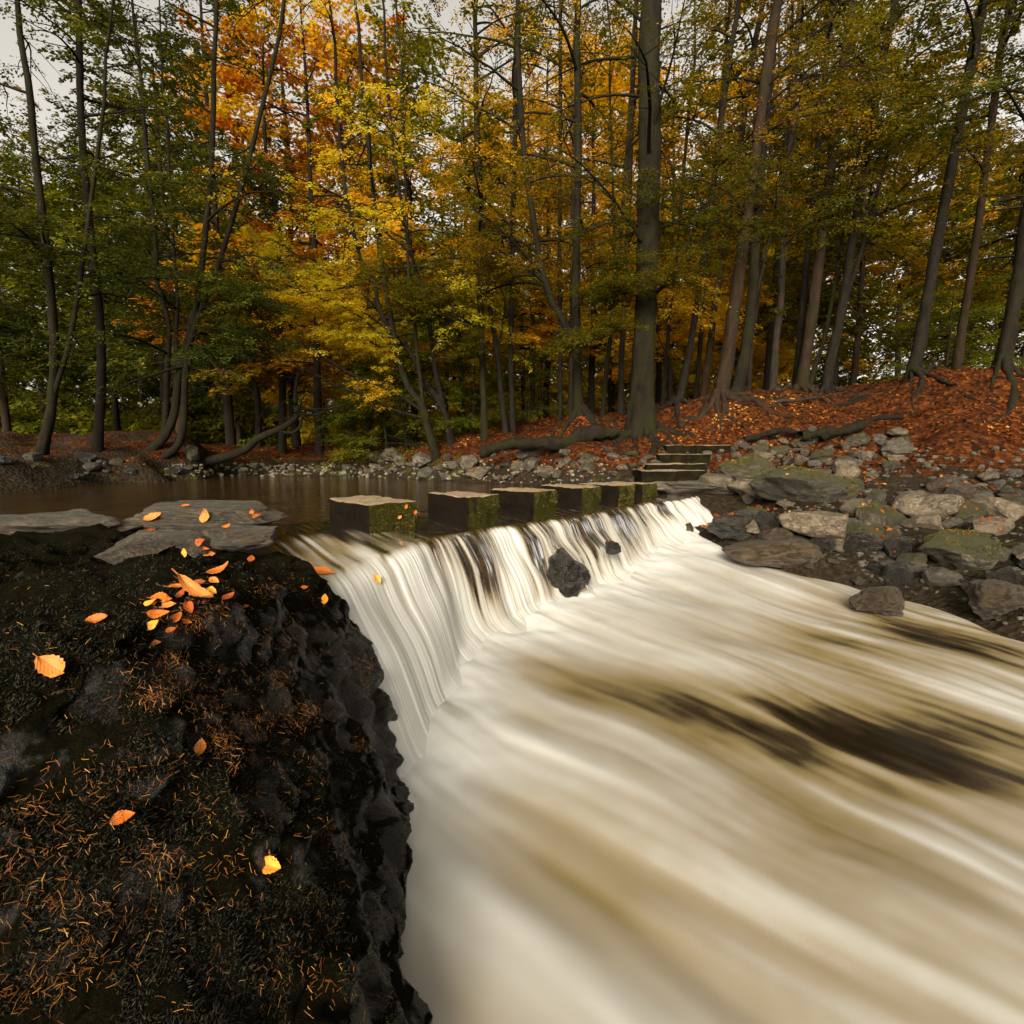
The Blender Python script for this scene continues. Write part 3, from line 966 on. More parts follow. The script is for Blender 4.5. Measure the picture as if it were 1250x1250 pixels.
for q in ((-0.52, 2.9, -1.25), (-0.36, 2.2, -1.3), (-0.22, 1.6, -1.35), (-0.12, 1.1, -1.4), (-0.75, 3.3, -1.1), (-1.0, 3.6, -.55), (-1.3, 3.85, -.35), (-1.6, 4.15, -.25), (-2.4, 4.6, -.4), (-3.4, 4.6, -.5), (-5, 4.6, -.6), (-5, 3, .25), (-6, 1, .3), (-3, 1, .32), (-2, .4, .3), (-4, 0, .3),
          (-0.1, .4, -1.4), (-0.9, .3, -.35), (0.05, 2.6, -1.5), (0.3, 1.5, -1.6), (-.5, 3.9, -1.0), (-1.3, 4.6, -.6)):
    mp.append(np.array(q, float))
mtps = TPS(np.array(mp), 1e-3)


def MH(x, y):
    z = mtps(x, y)
    n = np.stack([x, y, z], -1).reshape(-1, 3)
    rid = 1 - np.abs(fbm(n * np.array((2.2, 2.2, 2.6)) + 4, 4, 86))
    return np.clip(z, -1.7, 0.5) + (0.05 * fbm(n * np.array((3, 3, 1.5)), 3, 81) + 0.07 * (rid ** 2 - 0.6) + 0.018 * fbm(n * 12, 3, 82) + 0.006 * vnoise(n * 40, 84)).reshape(np.shape(x))


mxs = np.concatenate([np.linspace(-6.2, -2.6, 60)[:-1], np.linspace(-2.6, 0.3, 330)])
mys = np.concatenate([np.linspace(-0.6, 0.5, 30)[:-1], np.linspace(0.5, 4.7, 360)])
MX, MY = np.meshgrid(mxs, mys)
MZ = MH(MX, MY)
gr = np.gradient(MZ, mys, mxs)
slope = np.hypot(gr[0], gr[1])
mossv = np.clip(1.15 - 0.30 * slope - 0.9 * sstep(-1.05, -0.75, MX) * sstep(2.0, 2.7, MY), 0, 1)
mpos = np.stack([MX, MY, MZ], -1).reshape(-1, 3)
# overhang noise in the horizontal so the face is craggy, not a height field
hn = (fbm(mpos * 6 + 5, 3, 85) * 0.04 + 0.05 * np.abs(fbm(mpos * np.array((3, 3, 8.0)), 3, 87)) * .4) * np.clip(slope.ravel() - 0.6, 0, 1.5)
mpos[:, 0] += hn
mo_F = grid_faces(len(mxs), len(mys))
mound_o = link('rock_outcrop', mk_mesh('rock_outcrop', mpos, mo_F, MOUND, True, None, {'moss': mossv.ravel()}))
tag(mound_o, 'dark mossy outcrop strewn with needles and leaves beside the left end of the waterfall', 'rock')

def tufts(pts, nrm, rs, length, seed, width=0.004):
    """small leaning blades: returns V, F(tri), rnd"""
    r = np.random.default_rng(seed)
    n = len(pts)
    d = nrm + r.normal(0, 0.6, (n, 3))
    d /= np.linalg.norm(d, axis=1)[:, None]
    s = np.cross(d, r.normal(size=(n, 3))); s /= np.linalg.norm(s, axis=1)[:, None]
    L = length * r.uniform(0.4, 1.3, n)[:, None]
    V = np.stack([pts - s * width, pts + s * width, pts + d * L], 1).reshape(-1, 3)
    return V, np.arange(3 * n).reshape(-1, 3), r.uniform(0, 1, n) ** 1.2


# ------------------------------------------------------------------ rocks
import bmesh
_bm = bmesh.new()
bmesh.ops.create_icosphere(_bm, subdivisions=4, radius=1)
ICO_V = np.array([v.co[:] for v in _bm.verts]); ICO_F = np.array([[v.index for v in f.verts] for f in _bm.faces])
_bm.free()
_bm = bmesh.new()
bmesh.ops.create_icosphere(_bm, subdivisions=5, radius=1)
ICO5_V = np.array([v.co[:] for v in _bm.verts]); ICO5_F = np.array([[v.index for v in f.verts] for f in _bm.faces])
_bm.free()
_bm = bmesh.new()
bmesh.ops.create_icosphere(_bm, subdivisions=3, radius=1)
ICO3_V = np.array([v.co[:] for v in _bm.verts]); ICO3_F = np.array([[v.index for v in f.verts] for f in _bm.faces])
_bm.free()


def rock_shape(seed, cuts=7, level=4, rough=0.16, flat_top=0.0, strata=0.0):
    r = np.random.default_rng(seed)
    V, F = {3: (ICO3_V, ICO3_F), 4: (ICO_V, ICO_F), 5: (ICO5_V, ICO5_F)}[level]
    V = V.copy()
    for _ in range(cuts):
        n = r.normal(size=3); n /= np.linalg.norm(n)
        c = r.uniform(0.55, 0.85)
        e = np.maximum(0, V @ n - c)
        V -= (e * 0.97)[:, None] * n
    if flat_top:
        e = np.maximum(0, V[:, 2] - (1 - flat_top))
        V[:, 2] -= e * 0.93
    o = r.uniform(-50, 50, 3)
    V = V * (1 + rough * fbm(V * 1.3 + o, 3, seed % 97))[:, None]
    V = V * (1 + 0.35 * rough * fbm(V * 4.5 + o, 3, seed % 89))[:, None]
    if strata:
        w = fbm(np.stack([V[:, 0] * 1.5, V[:, 1] * 1.5, V[:, 2] * 9], -1) + o, 3, seed % 83)
        V[:, :2] *= (1 + strata * w)[:, None]
    return V, F


ROCKS_BVH = []


def rock(name, label, px, py, w, h, d, mat, seed, cat='rock', group=None, deep=0.8, yaw=0.0, tilt=0.0, sink=0.25, loc=None, seat=False, **kw):
    V, F = rock_shape(seed, **kw)
    if seat:
        d = d_surf(px, py + 0.36 * h)
    c = P(px, py, d) if loc is None else np.asarray(loc, float)
    sx, sz = w * d / FPX / 2, h * d / FPX / 2
    sc = np.array((sx, sx * deep, sz)) * 1.12
    o = link(name, mk_mesh(name, V, F, mat, True))
    o.scale = sc
    rot = Matrix.Rotation(yaw, 4, 'Z') @ Matrix.Rotation(tilt, 4, 'Y')
    o.rotation_euler = rot.to_euler()
    o.location = (c[0], c[1], c[2] - 0.12 * sz)
    tag(o, label, cat, group)
    return o


def d_surf(px, py):                                     # distance to the ground or the river seen at a photo pixel
    r = ray(px, py)
    ds = np.linspace(2.5, 40, 1200)
    pts = np.array((0, 0, HC))[None] + r[None] * (ds / r[1])[:, None]
    a_, b_ = ab(pts[:, 0], pts[:, 1])
    h = np.maximum(H(pts[:, 0], pts[:, 1]), np.where(b_ > lip_b(a_) + .3, zl(pts[:, 1]), np.where(a_ < 6, -0.01, -9)))
    k = np.argmax(pts[:, 2] < h)
    return float(ds[k]) if pts[k, 2] < h[k] else 15.0


# slabs on the left
slabs = [
    rock('rock_slab', 'broad flat grey slab with leaves on top beside the still pool', 248, 626, 215, 40, 4.0, SLAB, 301, 'rock slab', None, 0.62, 0.05, 0.03, 0.6, cuts=9, level=5, flat_top=0.55, strata=0.05, rough=0.12),
    rock('rock_slab', 'thick wet slab wedged under the right end of the flat grey slab', 298, 652, 118, 32, 3.55, SLAB, 304, 'rock slab', None, 0.55, -0.08, -0.06, 0.6, cuts=8, level=5, flat_top=0.5, strata=0.06, rough=0.13),
    rock('boulder', 'rounded wet grey boulder in front of the flat slab, far left', 190, 668, 112, 56, 2.62, SLAB, 311, 'boulder', None, 0.7, 0.1, 0.05, 0.6, cuts=6, level=5, flat_top=0.35, rough=0.1),
    rock('rock_slab', 'low grey slab left of the flat slab, by the pool edge', 70, 640, 170, 52, 3.7, SLAB, 318, 'rock slab', None, 0.7, 0.0, 0.0, 0.6, cuts=8, level=5, flat_top=0.5, strata=0.05),
    rock('stone', 'small tilted stone set in the moss below the slabs', 262, 790, 42, 30, 1.72, SLAB, 325, 'stone', None, 0.7, 0.6, -0.5, 0.4, cuts=7, level=4, flat_top=0.3),
    rock('stone', 'flat stone sunk in moss near the bottom left of the outcrop', 205, 832, 60, 18, 1.40, SLAB, 327, 'stone', None, 0.7, 0.2, -0.2, 0.4, cuts=7, level=4, flat_top=0.4),
    rock('stone', 'narrow wet stone standing out of the outcrop beside the falling water', 392, 880, 60, 34, 1.98, ROCKW, 331, 'stone', None, 0.6, 0.5, -0.45, 0.4, cuts=8, level=4, strata=0.05),
    rock('stone', 'dark wet knob of rock at the foot of the outcrop by the fall', 462, 868, 50, 70, 2.66, ROCKW, 335, 'stone', None, 0.7, 0.5, 0.0, 0.4, cuts=7, level=5),
    rock('boulder', 'dark wet rock splitting the waterfall with water pouring round it', 690, 700, 54, 62, 5.1, ROCKW, 341, 'boulder', None, 1.0, 0.3, 0.3, 0.6, loc=ROCK_P + np.array((B2[0] * -.0 - .03, B2[1] * -.0, -.02)), cuts=5, level=5, rough=0.2),
    rock('stone', 'small dark rock poking from the foam below the fifth curtain of water', 747, 668, 20, 15, 5.7, ROCKW, 343, 'stone', None, 0.9, 0.2, 0.1, 0.5, cuts=5),
    rock('boulder', 'long smooth brown boulder lying in the white water', 942, 671, 108, 36, 6.05, ROCKB, 351, 'boulder', None, 0.55, -0.12, -0.06, 0.5, cuts=4, level=5, rough=0.1, seat=True),
    rock('boulder', 'big flat topped grey boulder with mossy right end above the white water', 998, 637, 100, 44, 6.9, ROCKT, 357, 'boulder', None, 0.7, 0.1, 0.07, 0.5, cuts=7, level=5, flat_top=0.4, rough=0.11, seat=True),
    rock('boulder', 'shiny black wet boulder at the right end of the weir', 897, 638, 58, 40, 7.6, ROCKW, 361, 'boulder', None, 0.8, 0.3, 0.0, 0.6, cuts=9, level=5, seat=True),
    rock('boulder', 'shiny black wet boulder between weir end and big flat topped boulder', 937, 637, 34, 42, 7.3, ROCKW, 363, 'boulder', None, 0.8, 0.9, 0.0, 0.6, cuts=9, level=5, seat=True),
    rock('boulder', 'large sloping boulder half covered in green moss, right bank', 985, 592, 112, 46, 8.3, ROCKM, 367, 'boulder', None, 0.7, 0.1, 0.10, 0.5, cuts=6, level=5, rough=0.12, seat=True),
    rock('boulder', 'mossy rounded boulder just right of the stone steps', 912, 573, 64, 36, 9.2, ROCKM, 371, 'boulder', None, 0.8, 0.2, -0.05, 0.5, cuts=6, level=5, seat=True),
    rock('stone', 'small square pale stone on top of the mossy rounded boulder', 929, 557, 24, 15, 9.3, ROCKT, 373, 'stone', None, 0.8, 0.1, 0.0, 0.4, cuts=9),
    rock('stone', 'small pinkish stone at the waterline under the big flat topped boulder', 1028, 664, 30, 17, 6.3, ROCKT, 379, 'stone', None, 0.8, 0.1, 0.0, 0.4, cuts=5, seat=True),
    rock('stone', 'dark wet stone between long brown boulder and pinkish stone', 1000, 664, 36, 24, 6.45, ROCKW, 383, 'stone', None, 0.8, 0.1, 0.0, 0.4, cuts=7, seat=True),
    rock('boulder', 'dark mossy boulder right of the big flat topped boulder', 1062, 628, 42, 40, 7.0, ROCKM, 387, 'boulder', None, 0.8, 0.4, 0.0, 0.5, cuts=8, level=5, seat=True),
    rock('stone', 'flat dark layered stone below the dark mossy boulder', 1062, 657, 52, 24, 6.7, ROCKW, 389, 'stone', None, 0.8, 0.1, 0.0, 0.4, cuts=8, strata=0.06, seat=True),
    rock('boulder', 'round dark boulder standing in the river at the right', 1072, 733, 54, 40, 4.9, ROCKB, 391, 'boulder', None, 0.8, 0.1, 0.0, 0.5, cuts=4, level=5, seat=True),
    rock('boulder', 'dark grey boulder on the river edge at far right', 1165, 668, 90, 52, 6.3, ROCKM, 393, 'boulder', None, 0.8, 0.3, 0.0, 0.5, cuts=7, level=5, seat=True),
    rock('boulder', 'wet brown boulder in the shallows below far right bank', 1215, 730, 80, 44, 5.2, ROCKB, 395, 'boulder', None, 0.7, 0.2, 0.0, 0.5, cuts=5, level=5, seat=True),
    rock('boulder', 'long low grey ledge boulder beyond the last stepping stone', 850, 592, 100, 20, 8.7, ROCK, 397, 'boulder', None, 0.5, 0.1, 0.02, 0.6, cuts=9, level=5, flat_top=0.5, strata=0.05, seat=True),
]

ORD = ['first', 'second', 'third', 'fourth', 'fifth', 'sixth', 'seventh', 'eighth', 'ninth', 'tenth', 'eleventh', 'twelfth', 'thirteenth', 'fourteenth', 'fifteenth', 'sixteenth', 'seventeenth', 'eighteenth', 'nineteenth', 'twentieth']


def order_labels(items, phrase):
    """items: list of (object, x in the picture, adjective). Names each by its place in its row."""
    by = {}
    for o, x, adj in items:
        by.setdefault(adj, []).append((x, o))
    for adj, l in by.items():
        l.sort(key=lambda t: t[0])
        n = len(l)
        for i, (x, o) in enumerate(l):
            ph = phrase.replace('#', adj)
            if n == 1:
                o['label'] = 'the only ' + ph.replace('stones', 'stone').replace('boulders', 'boulder').replace('trees', 'tree').replace('trunks', 'trunk')
            elif i == 0:
                o['label'] = 'leftmost of the ' + ph
            elif i == n - 1:
                o['label'] = 'rightmost of the ' + ph
            elif i < n / 2:
                o['label'] = ORD[i] + ' from left of the ' + ph
            else:
                o['label'] = ORD[n - 1 - i] + ' from right of the ' + ph


PROTO_ROCK = {}
for mi, mt in enumerate((ROCK, ROCKT, ROCKM, ROCKW, PALE, ROCKB)):
    for k in range(5):
        V, F = rock_shape(500 + 10 * mi + k, cuts=13, level=4, flat_top=(0.0, 0.35, 0.2, 0.45, 0.0)[k], rough=0.12, strata=0.04)
        PROTO_ROCK[mi, k] = mk_mesh('stone', V, F, mt)


def scatter_rocks(n, seed, x0, x1, ylo, yhi, dfun, wlo, whi, mats, cat, group, phrase, adjs, aspect=(0.5, 0.85), mind=0.6):
    r = np.random.default_rng(seed)
    items, placed, tries = [], [], 0
    while len(items) < n and tries < n * 60:
        tries += 1
        px = r.uniform(x0, x1)
        py = r.uniform(ylo(px), yhi(px))
        d = dfun(px, py)
        w = wlo * (whi / wlo) ** r.uniform(0, 1) ** 1.4
        if any(abs(px - q[0]) < mind * (w + q[2]) / 2 and abs(py - q[1]) < mind * 0.5 * (w + q[2]) / 2 for q in placed):
            continue
        placed.append((px, py, w))
        mi = mats[r.integers(len(mats))]
        sx = w * d / FPX / 2
        c = P(px, py, d)
        o = link('stone', PROTO_ROCK[mi, int(r.integers(5))])
        asp = r.uniform(*aspect)
        o.scale = (sx * 1.1, sx * r.uniform(0.7, 1.0), sx * asp)
        o.rotation_euler = (r.uniform(-.25, .25), r.uniform(-.3, .3), r.uniform(0, 6.28))
        gz = max(H1(c[0], c[1]), -0.04 if c[1] > 7.8 and c[0] < 2.6 else -9)
        o.location = (c[0], c[1], gz + sx * asp * 0.45)
        tag(o, None, cat, group)
        q = proj(o.location)
        items.append((o, q[0], ('large ' if w > (wlo * whi) ** 0.5 else 'small ') + adjs[mi]))
    order_labels(items, phrase)


ADJ = {0: 'grey', 1: 'tan', 2: 'mossy', 3: 'black', 4: 'pale', 5: 'brown'}


def d_ground(px, py):
    r = ray(px, py)
    ds = np.linspace(3, 40, 260)
    pts = np.array((0, 0, HC))[None] + r[None] * (ds / r[1])[:, None]
    h = np.maximum(H(pts[:, 0], pts[:, 1]), np.where(pts[:, 1] > 7.5, -0.01, -9))
    k = np.argmax(pts[:, 2] < h)
    return float(ds[k]) if pts[k, 2] < h[k] else 15.0


scatter_rocks(16, 9, 870, 1270, lambda x: 590 + max(0, x - 960) * .06, lambda x: 648 + max(0, x - 900) * .17, d_surf, 44, 84, [2, 2, 3, 1, 5], 'boulder', 'boulders on the lower right bank', '# boulders bedded in the lower right bank', {1: 'big tan', 2: 'big mossy', 3: 'big black', 5: 'big brown'}, mind=0.5)
scatter_rocks(36, 1, 255, 455, lambda x: 569, lambda x: 581, d_ground, 5, 15, [0, 4, 1, 2, 0, 4], 'stone', 'stones on the far pool shore', '# stones on the far pool shore', ADJ)
scatter_rocks(36, 2, 452, 690, lambda x: 560 + 0 * x, lambda x: 586 + (x - 452) * 0.02, d_ground, 10, 38, [0, 1, 0, 2, 0, 1], 'stone', 'stones piled behind the stepping stones', '# stones piled behind the stepping stones', ADJ)
scatter_rocks(26, 3, 680, 800, lambda x: 548 + (x - 680) * 0.12, lambda x: 592, d_ground, 9, 30, [0, 1, 2, 0], 'stone', 'stones between the pile and the steps', '# stones left of the stone steps', ADJ)
scatter_rocks(44, 4, 890, 1110, lambda x: 536, lambda x: 575, d_ground, 11, 34, [0, 1, 2, 2, 0], 'stone', 'stones on the leafy right bank', '# stones among leaves right of the steps', ADJ)
scatter_rocks(40, 5, 835, 960, lambda x: 592 + (x - 835) * .05, lambda x: 622, d_ground, 9, 30, [0, 2, 3, 3, 1], 'stone', 'stones at the right end of the weir', '# stones at the right end of the weir', ADJ)
scatter_rocks(42, 6, 1000, 1250, lambda x: 580, lambda x: 660 + (x - 1000) * 0.14, d_ground, 14, 46, [0, 2, 2, 3, 1], 'stone', 'stones on the lower right bank', '# stones on the bank below the mossy boulders', ADJ, mind=0.45)
scatter_rocks(16, 7, 0, 258, lambda x: 562, lambda x: 585, d_ground, 8, 26, [2, 2, 0, 3], 'stone', 'stones under the left bank trees', '# stones under the left bank trees', ADJ)
scatter_rocks(34, 8, 930, 1290, lambda x: 650 + (x - 930) * .05, lambda x: 684 + (x - 930) * 0.27, d_surf, 14, 52, [3, 3, 0, 2, 5], 'stone', 'wet stones along the river edge', '# stones along the river edge on the right', ADJ, mind=0.5)

# small stones between the big ones: too many to count, one mass for each bank
for lab, n, x0, x1, ya, yb, mt, sd in (('small grey stones packed between the boulders of the right bank', 1000, 760, 1290, lambda x: 548, lambda x: 630 + max(0, x - 850) * .36, ROCK, 1),
                                   ('small pale stones lining the far shore of the pool', 420, 200, 800, lambda x: 567 if x < 470 else 562, lambda x: 583 + max(0, x - 450) * .04, ROCKT, 2)):
    r = np.random.default_rng(900 + sd)
    shp = [rock_shape(700 + k, cuts=12, level=3, rough=.12) for k in range(6)]
    Vs, c = [], 0
    while c < n:
        px = r.uniform(x0, x1); py = r.uniform(ya(px), yb(px))
        d = d_surf(px, py)
        p = P(px, py, d)
        qa, qb = ab(p[0], p[1])
        if qa < 6.7 and -1.3 < qb < 1.8:
            continue
        if H1(p[0], p[1]) < (zl(p[1]) if px > 800 else -.05) - .03:
            continue
        sx = r.uniform(2.5, 8) * (1.5 if px > 850 else 1) * d / FPX / 2
        V, F = shp[int(r.integers(6))]
        a = r.uniform(0, 6.28)
        Rz = np.array(((math.cos(a), -math.sin(a), 0), (math.sin(a), math.cos(a), 0), (0, 0, 1)))
        Vs.append((V * np.array((sx, sx * r.uniform(.6, 1), sx * r.uniform(.4, .8)))) @ Rz.T + p + (0, 0, .2 * sx))
        c += 1
    V = np.concatenate(Vs)
    F = (ICO3_F[None] + (np.arange(n) * len(ICO3_V))[:, None, None]).reshape(-1, 3)
    m_ = mat_pebble if sd == 1 else mat_pebble2
    tag(link('pebbles', mk_mesh('pebbles', V, F, m_, True)), lab, 'pebbles', kind='stuff')

for o in list(bpy.data.objects):                         # cushions of moss on the big mossy boulders
    if o.name.startswith('boulder') and o.data and o.data.materials and o.data.materials[0] == ROCKM:
        r = np.random.default_rng(len(o['label']) * 7)
        me = o.data
        nv = len(me.vertices)
        co = np.empty(nv * 3, np.float32); me.vertices.foreach_get('co', co)
        no = np.empty(nv * 3, np.float32); me.vertices.foreach_get('normal', no)
        co, no = co.reshape(-1, 3), no.reshape(-1, 3)
        k = np.where((fbm(co * 2.2 + 5, 4, 3) + .7 * no[:, 2] + .35 * co[:, 0] > .55))[0]
        if not len(k):
            continue
        k = np.repeat(k, 5)
        Vt, Ft, rn = tufts(co[k] + r.normal(0, .025, (len(k), 3)), no[k], r, .07, 5, .010)
        link('moss', mk_mesh('moss', Vt, Ft, MOSSG, False, {'rnd': rn}), o)['kind'] = 'stuff'

# ------------------------------------------------------------------ stepping stones
def box_grid(lx, ly, lz, n=14, bevel=0.02):
    _b = bmesh.new()
    bmesh.ops.create_cube(_b, size=1.0)
    bmesh.ops.scale(_b, vec=(lx, ly, lz), verts=_b.verts)
    bmesh.ops.bevel(_b, geom=list(_b.edges), offset=bevel, segments=3, affect='EDGES', profile=0.6)
    bmesh.ops.triangulate(_b, faces=[f for f in _b.faces if len(f.verts) > 4])
    bmesh.ops.subdivide_edges(_b, edges=[e for e in _b.edges if e.calc_length() > 0.08], cuts=n, use_grid_fill=True)
    V = np.array([v.co[:] for v in _b.verts])
    F3 = np.array([[v.index for v in f.verts] for f in _b.faces if len(f.verts) == 3], dtype=int).reshape(-1, 3)
    F4 = np.array([[v.index for v in f.verts] for f in _b.faces if len(f.verts) == 4], dtype=int).reshape(-1, 4)
    _b.free()
    return V, [F3, F4]


STONES = [  # near corner px at the water, top-corner height, label
    (452, 650, 'nearest stepping stone, leaves stuck to its mossy side', 0.255),
    (573, 633, 'second nearest stepping stone, square and mossy on its downstream side', 0.235),
    (652, 623.5, 'third stepping stone from the near end, mossy right face', 0.23),
    (711, 615.5, 'fourth stepping stone from the near end', 0.225),
    (755, 610, 'fifth stepping stone, next to the last before the far bank', 0.21),
    (785, 606.5, 'farthest stepping stone, next to the rocky right bank', 0.20),
]
stone_objs = []
for i, (px, py, lab, zt) in enumerate(STONES):
    p = Z0(px, py, 0.0)
    L, Wd = 0.78, 0.52
    if i: Wd, L = 0.45, 0.76
    Hh = zt + 0.3
    V, F = box_grid(Wd, L, Hh, 12, 0.022)
    r = np.random.default_rng(70 + i)
    V = V * (1 + 0.0 * V)
    n_ = fbm(V * 3.1 + 9 * i, 3, 90 + i)
    n3 = fbm(V * 14 + 9 * i, 3, 95 + i)
    nm = V / np.array((Wd, L, Hh)); nm = nm / (np.linalg.norm(nm, axis=1)[:, None] + 1e-6)
    V = V + nm * (0.009 * n_ + 0.008 * n3 - 0.022 * np.maximum(0, fbm(V * 6 + 3 * i, 2, 99)))[:, None]
    # local x = along the weir (U2), local y = upstream (-B2)
    cx, cyy = p[0] + U2[0] * Wd / 2 - B2[0] * L / 2, p[1] + U2[1] * Wd / 2 - B2[1] * L / 2
    yaw = math.atan2(U2[1], U2[0]) + r.uniform(-.03, .03)
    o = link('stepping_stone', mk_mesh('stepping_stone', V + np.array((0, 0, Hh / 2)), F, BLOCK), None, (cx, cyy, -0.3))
    o.rotation_euler = (r.uniform(-.012, .012), r.uniform(-.012, .012), yaw)
    tag(o, lab, 'stepping stone', 'stepping stones across the weir')
    stone_objs.append(o)
    # moss on the downstream face (local -y)
    m = 2600 if i == 0 else 1200
    q = np.stack([r.uniform(-Wd / 2, Wd / 2, m), np.full(m, -L / 2 + 0.004), r.uniform(0.28, Hh - 0.012, m)], -1)
    kk = fbm(q * 7 + i, 3, 33) + (q[:, 2] - 0.4) * 1.5 > -0.25
    q = q[kk]
    Vt, Ft, rn = tufts(q, np.tile((0, -1.0, 0.25), (len(q), 1)), r, 0.022, 60 + i, 0.003)
    link('moss', mk_mesh('moss', Vt, Ft, MOSSG, False, {'rnd': rn}), o)['kind'] = 'stuff'

# ------------------------------------------------------------------ stone steps on the far bank
st_root = root_at('stone_steps', tuple(P(822, 584, 8.9)), 'flight of four dark stone steps climbing the leafy bank beside the last stepping stone', 'steps')
sr = np.array(st_root.location)
for (x0, x1, yt, yb, d) in ((783, 861, 574.5, 583, 8.9), (790, 863, 566.5, 574.5, 9.3), (805, 867, 554.5, 567, 9.7), (814, 892, 543.5, 554.5, 10.1)):
    a, b_ = P(x0, yt, d), P(x1, yb, d)
    w, hgt = b_[0] - a[0], a[2] - b_[2]
    V, F = box_grid(w, 0.62, hgt + 0.12, 8, 0.015)
    V = V + 0.012 * np.stack([fbm(V * 5 + d, 3, 7), fbm(V * 5 + d + 3, 3, 8), fbm(V * 5 + d + 7, 3, 9)], -1)
    c = np.array(((a[0] + b_[0]) / 2, d + 0.31, a[2] - (hgt + 0.12) / 2))
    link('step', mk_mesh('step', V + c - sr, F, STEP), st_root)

# ------------------------------------------------------------------ foliage and trees
def spray_proto(seed, L=0.75, n=66, leaf=0.06, narrow=False):
    r = np.random.default_rng(seed)
    t = r.uniform(0.05, 1, n)
    side = r.choice((-1, 1), n)
    wmax = (0.12 if narrow else 0.36) * L
    off = side * np.abs(r.normal(0, 0.6, n)) * wmax * (1 - 0.75 * t)
    c = np.stack([t * L, off, -0.12 * L * t ** 2 - 0.10 * np.abs(off) + r.normal(0, 0.03, n)], -1)
    az = side * r.uniform(0.3, 1.2, n)
    d = np.stack([np.cos(az), np.sin(az), r.uniform(-0.6, 0.15, n)], -1)
    d /= np.linalg.norm(d, axis=1)[:, None]
    up = np.stack([r.normal(0, 0.35, n), r.normal(0, 0.35, n), np.ones(n)], -1)
    s = np.cross(up, d); s /= np.linalg.norm(s, axis=1)[:, None]
    l = leaf * r.uniform(0.7, 1.25, n)[:, None]
    w = l * 0.33
    V = np.stack([c - d * l * 0.5, c + s * w + d * l * 0.05, c + d * l * 0.5, c - s * w + d * l * 0.05], 1)
    tw = []
    for k in range(3):
        e = np.array((L * (0.95 if k == 0 else 0.6), (0, 0.3, -0.3)[k] * L * 0.8, -0.1 * L))
        s0 = np.array((0, 0, 0)) if k == 0 else np.array((0.2 * L, 0, 0))
        tw.append((s0, e))
    return V, tw


PRO = {'leaf': [spray_proto(i) for i in range(7)], 'needle': [spray_proto(40 + i, 0.8, 60, 0.06, True) for i in range(5)]}


def assemble(orig, az, pitch, scale, kind, r, leafscale=1.0, tint=None):
    """leaf sprays -> V (n*4,3), rnd per leaf, and twig strips"""
    prot = PRO[kind]
    pick = r.integers(len(prot), size=len(orig))
    Vs, R = [], []
    for k, (PV, tw) in enumerate(prot):
        m = np.where(pick == k)[0]
        if not len(m):
            continue
        ca, sa, cp, sp = np.cos(az[m]), np.sin(az[m]), np.cos(pitch[m]), np.sin(pitch[m])
        A = np.stack([np.stack([ca * cp, -sa, -ca * sp], -1), np.stack([sa * cp, ca, -sa * sp], -1), np.stack([sp, 0 * sp, cp], -1)], 1)
        cen = PV.mean(1, keepdims=True)
        W_ = cen + (PV - cen) * leafscale
        W_ = W_[None] * scale[m][:, None, None, None]
        Q = np.einsum('mij,mnkj->mnki', A, W_) + orig[m][:, None, None, :]
        Vs.append(Q.reshape(-1, 3))
        b = (tint[m] if tint is not None else r.uniform(0.2, 0.8, len(m)))
        R.append(np.clip(b[:, None] + r.normal(0, 0.16, (len(m), PV.shape[0])), 0, 1).ravel())
    V = np.concatenate(Vs); R = np.concatenate(R)
    return V, np.arange(len(V)).reshape(-1, 4), R


def limb_path(o, az, el, L, n, r, arch=-0.5, wob=0.12):
    p = [np.asarray(o, float)]
    for i in range(n):
        az += r.normal(0, wob)
        el += arch / n + r.normal(0, wob * 0.6)
        p.append(p[-1] + L / n * np.array((math.cos(az) * math.cos(el), math.sin(az) * math.cos(el), math.sin(el))))
    return np.array(p), az, el


